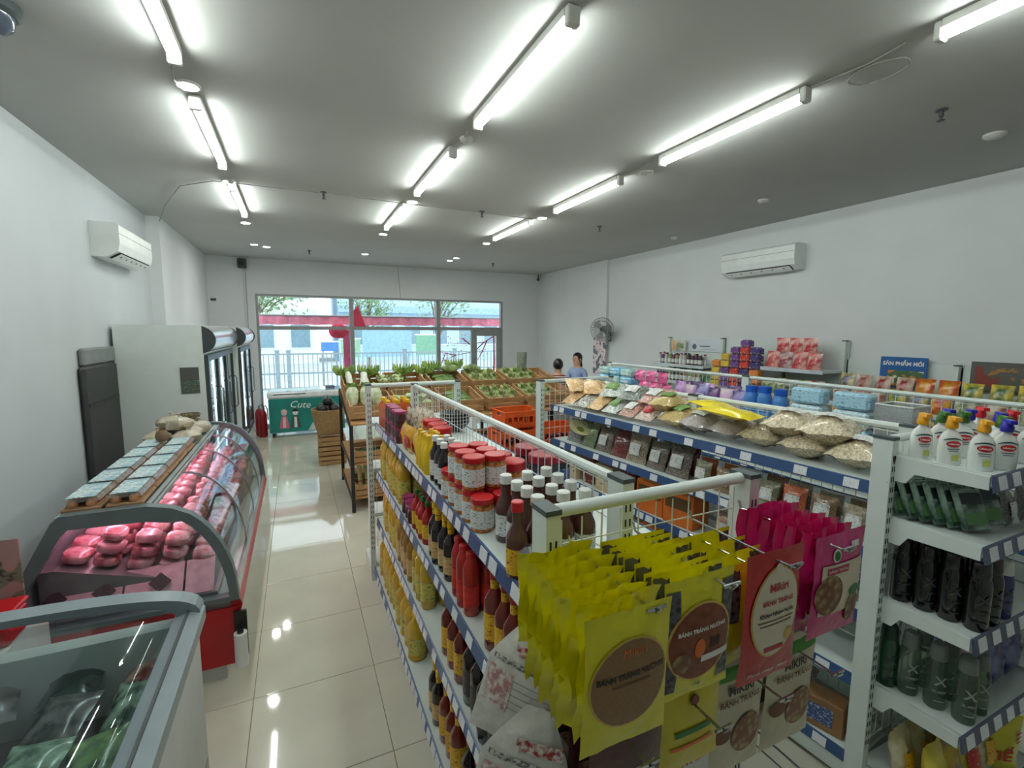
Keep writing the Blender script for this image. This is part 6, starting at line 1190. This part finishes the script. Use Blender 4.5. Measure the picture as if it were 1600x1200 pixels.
MB().rbox(1.88, 2.9, 4.36, 4.84, .0, .62, .01).obj('display_table', M('table_dark', (70, 58, 50), .6), None, label='low dark table carrying the orange baskets', cat='table')
basket('orange plastic basket of dark produce, left one on the low table', (2.12, 4.58, .622), .05); basket('orange plastic basket, right one on the low table', (2.64, 4.60, .622), -.05)
basket('orange plastic basket stacked at the back, full of purple vegetables', (2.20, 4.66, .84), .05, h=.18)
for q in range(5): put(EGP, (2.02 + .092 * q, 4.72, .90), 1.57, 'dark purple vegetable heaped in the stacked orange basket, %s from left' % ORD[q], 'purple vegetables in the orange basket', s=1.15)
for q in range(4): put(EGP, (2.51 + .088 * q, 4.60, .66), 1.57, 'dark purple vegetable in the right orange basket, %s from left' % ORD[q], 'purple vegetables in the right basket', s=1.1)
for q in range(4): put(EGP, (1.99 + .088 * q, 4.56, .66), 1.57, 'dark purple vegetable in the left orange basket, %s from left' % ORD[q], 'purple vegetables in the left basket', s=1.1)
PL = ('stacked_bowl', 'bowl', [('stacked_bowl', MB().lathe([(.04, 0), (.08, .03), (.10, .06), (.095, .06), (.04, .008)], 16).mesh('stacked_bowl', M('bowl_dark', (40, 44, 46), .3), True)), ('rim', MB().tube([(.0985 * cos(k * pi / 10), .0985 * sin(k * pi / 10), .06) for k in range(21)], .004, 4).mesh('rim', m_chrome))])
for q in range(4): put(PL, (*FR.pt(2.0, .16), Z3 + .0 + .022 * q), 0, 'dark bowl in the stack on the sauce gondola right side, %s from bottom' % ORD[q], 'dark bowls')
# bag, paper roll and jar standing at the right end of the rack
put(BAG('paper_sack', 'sack', .16, .42, .06, M('sack_grey_green', (128, 134, 118), .7, var=.15, sc=12), 240), (2.92, 6.02, zs(6.02) + .02), 0, 'tall grey green sack standing at the right end of the rack')
put(('glass_canister', 'jar', [('glass_canister', MB().lathe([(.05, 0), (.055, .01), (.055, .14), (.045, .16)], 14).mesh('glass_canister', GLASS('canister', (226, 226, 216), .9, .05, .2), True)), ('lid', MB().lathe([(.048, .16), (.048, .18), (.01, .195)], 14).mesh('lid', M('lid_wood', (150, 130, 100), .6)))]), (2.66, 6.05, zs(6.05) + .03), 0, 'pale glass canister left of the grey green sack')

# ------------------------------------------------------------------ people behind the snack gondola
def skin_mesh(name, pts, edges, mats, sub=2):
    me = bpy.data.meshes.new(name); me.from_pydata([p[:3] for p in pts], edges, []); ob = bpy.data.objects.new(name, me); COL.objects.link(ob)
    ob.modifiers.new('s', 'SKIN'); sm = ob.modifiers.new('d', 'SUBSURF'); sm.levels = sub
    for i, p in enumerate(pts): me.skin_vertices[0].data[i].radius = (p[3], p[4] if len(p) > 4 else p[3])
    me.skin_vertices[0].data[0].use_root = True
    dg = bpy.context.evaluated_depsgraph_get(); out = bpy.data.meshes.new_from_object(ob.evaluated_get(dg)); bpy.data.objects.remove(ob)
    out.materials.clear()
    for m in mats: out.materials.append(m)
    out.polygons.foreach_set('use_smooth', [True] * len(out.polygons)); return out
m_skin = M('skin', (206, 160, 132), .5, var=.04); m_hair = M('hair_black', (22, 18, 20), .35, var=.3, sc=60, stretch=(1, 1, .2))
m_jean = M('trousers_dark', (44, 48, 62), .8)
def stripes(name, a, b_):
    m = M(name, a, .8); N = m.node_tree.nodes; K = m.node_tree.links.new; wv = N.new('ShaderNodeTexWave'); wv.bands_direction = 'Z'; wv.inputs['Scale'].default_value = 9
    r = N.new('ShaderNodeValToRGB'); r.color_ramp.interpolation = 'CONSTANT'; r.color_ramp.elements[0].color = lin(a); r.color_ramp.elements[1].color = lin(b_); r.color_ramp.elements[1].position = .55
    tc = N.new('ShaderNodeTexCoord'); K(tc.outputs['Object'], wv.inputs['Vector']); K(wv.outputs['Fac'], r.inputs[0]); K(r.outputs[0], N['Principled BSDF'].inputs['Base Color']); return m
def person(label, loc, rz, h, shirt, look, bun):
    k = h / 1.62; t = EMP('person', label, 'person', loc, rz)
    V = lambda x, y, z, r, r2=None: (x * k, y * k, z * k, r * k, (r2 or r) * k)
    pts = [V(0, 0, .86, .15, .11), V(0, 0, 1.02, .125, .095), V(0, .0, 1.20, .15, .10), V(0, 0, 1.32, .12, .09), V(0, -.01, 1.39, .05), V(0, -.02, 1.46, .072, .08), V(0, -.02, 1.54, .076, .09), V(0, -.015, 1.60, .05, .06),
           V(-.17, 0, 1.30, .055), V(-.22, -.02, 1.07, .042), V(-.18, -.18, .96, .034), V(-.15, -.26, .98, .022, .036), V(.17, 0, 1.30, .055), V(.22, -.02, 1.07, .042), V(.18, -.18, .96, .034), V(.15, -.26, .98, .022, .036),
           V(-.09, 0, .80, .095), V(-.09, -.01, .47, .062), V(-.09, .01, .09, .042), V(-.09, -.12, .035, .036), V(.09, 0, .80, .095), V(.09, -.01, .47, .062), V(.09, .01, .09, .042), V(.09, -.12, .035, .036)]
    ed = [(0, 1), (1, 2), (2, 3), (3, 4), (4, 5), (5, 6), (6, 7), (3, 8), (8, 9), (9, 10), (10, 11), (3, 12), (12, 13), (13, 14), (14, 15), (0, 16), (16, 17), (17, 18), (18, 19), (0, 20), (20, 21), (21, 22), (22, 23)]
    for hx in (-1, 1):      # five fingers per hand
        base = 11 if hx < 0 else 15
        for f_ in range(5):
            o = len(pts); dx = (f_ - 2) * .016
            if f_ == 4: pts += [V(hx * .15 - hx * .03, -.27, .985, .010), V(hx * .15 - hx * .055, -.30, .99, .008)]
            else: pts += [V(hx * .15 + dx, -.31, .975, .009), V(hx * .15 + dx, -.345 - .005 * (f_ in (1, 2)), .955, .0075)]
            ed += [(base, o), (o, o + 1)]
    me = skin_mesh('body', pts, ed, [m_skin, shirt, m_jean, m_dgrey])
    for p in me.polygons:
        c = p.center / k; r_ = sqrt(c.x ** 2 + c.y ** 2)
        p.material_index = 3 if c.z < .07 else 2 if c.z < .86 and abs(c.x) < .19 and c.y > -.14 else 1 if (c.z < 1.37 and not (c.y < -.10)) else 0
    O('body', me, t)
    head = Vector((0, -.02, 1.53)) * k
    hb = MB().ell(head + Vector((0, .018, .022)) * k, (.088 * k, .10 * k, .10 * k), 16, 10)
    hb.v = [(x, y if z > head.z - .0 * k or y > head.y else y, z) for x, y, z in hb.v]
    vs = []
    for x, y, z in hb.v:
        if y < head.y - .035 * k and z < head.z + .055 * k: y = head.y - .035 * k
        vs.append((x, y, z))
    hb.v = vs
    if bun: hb.ell(head + Vector((0, .10, -.02)) * k, (.035 * k, .035 * k, .05 * k), 10, 7); hb.tube([head + Vector((0, .10, -.03)) * k, head + Vector((0, .12, -.14)) * k, head + Vector((0, .11, -.24)) * k], [.03 * k, .028 * k, .01 * k], 8)
    hb.obj('hair', m_hair, t, True)
    for sx in (-1, 1):
        MB().ell(head + Vector((sx * .032, -.078, .008)) * k, (.012 * k, .006 * k, .007 * k), 8, 5).obj('eye', M('eye_dark', (30, 24, 22), .3), t, True); MB().ell(head + Vector((sx * .078, 0, -.005)) * k, (.012 * k, .018 * k, .028 * k), 8, 6).obj('ear', m_skin, t, True)
    MB().ell(head + Vector((0, -.088, -.015)) * k, (.013 * k, .02 * k, .022 * k), 8, 6).obj('nose', m_skin, t, True); MB().ell(head + Vector((0, -.078, -.048)) * k, (.024 * k, .008 * k, .007 * k), 8, 5).obj('mouth', M('lips', (176, 96, 92), .5), t, True)
person('person with black hair in a dark red striped top, back turned', (3.58, 6.12, 0), 2.75, 1.45, stripes('striped_top', (110, 24, 36), (214, 206, 204)), 0, False)
person('person with tied black hair in a light blue top facing left', (4.36, 6.80, 0), -1.25, 1.50, M('blue_top', (156, 176, 214), .8), 0, True)
t = EMP('checkout_counter', 'low pale checkout counter in front of the people', 'counter', (3.85, 5.72, 0)); MB().rbox(-.45, .45, -.22, .22, 0, .88, .01).obj('body', m_side, t); MB().rbox(-.48, .48, -.25, .25, .88, .92, .008).obj('top', m_white, t)
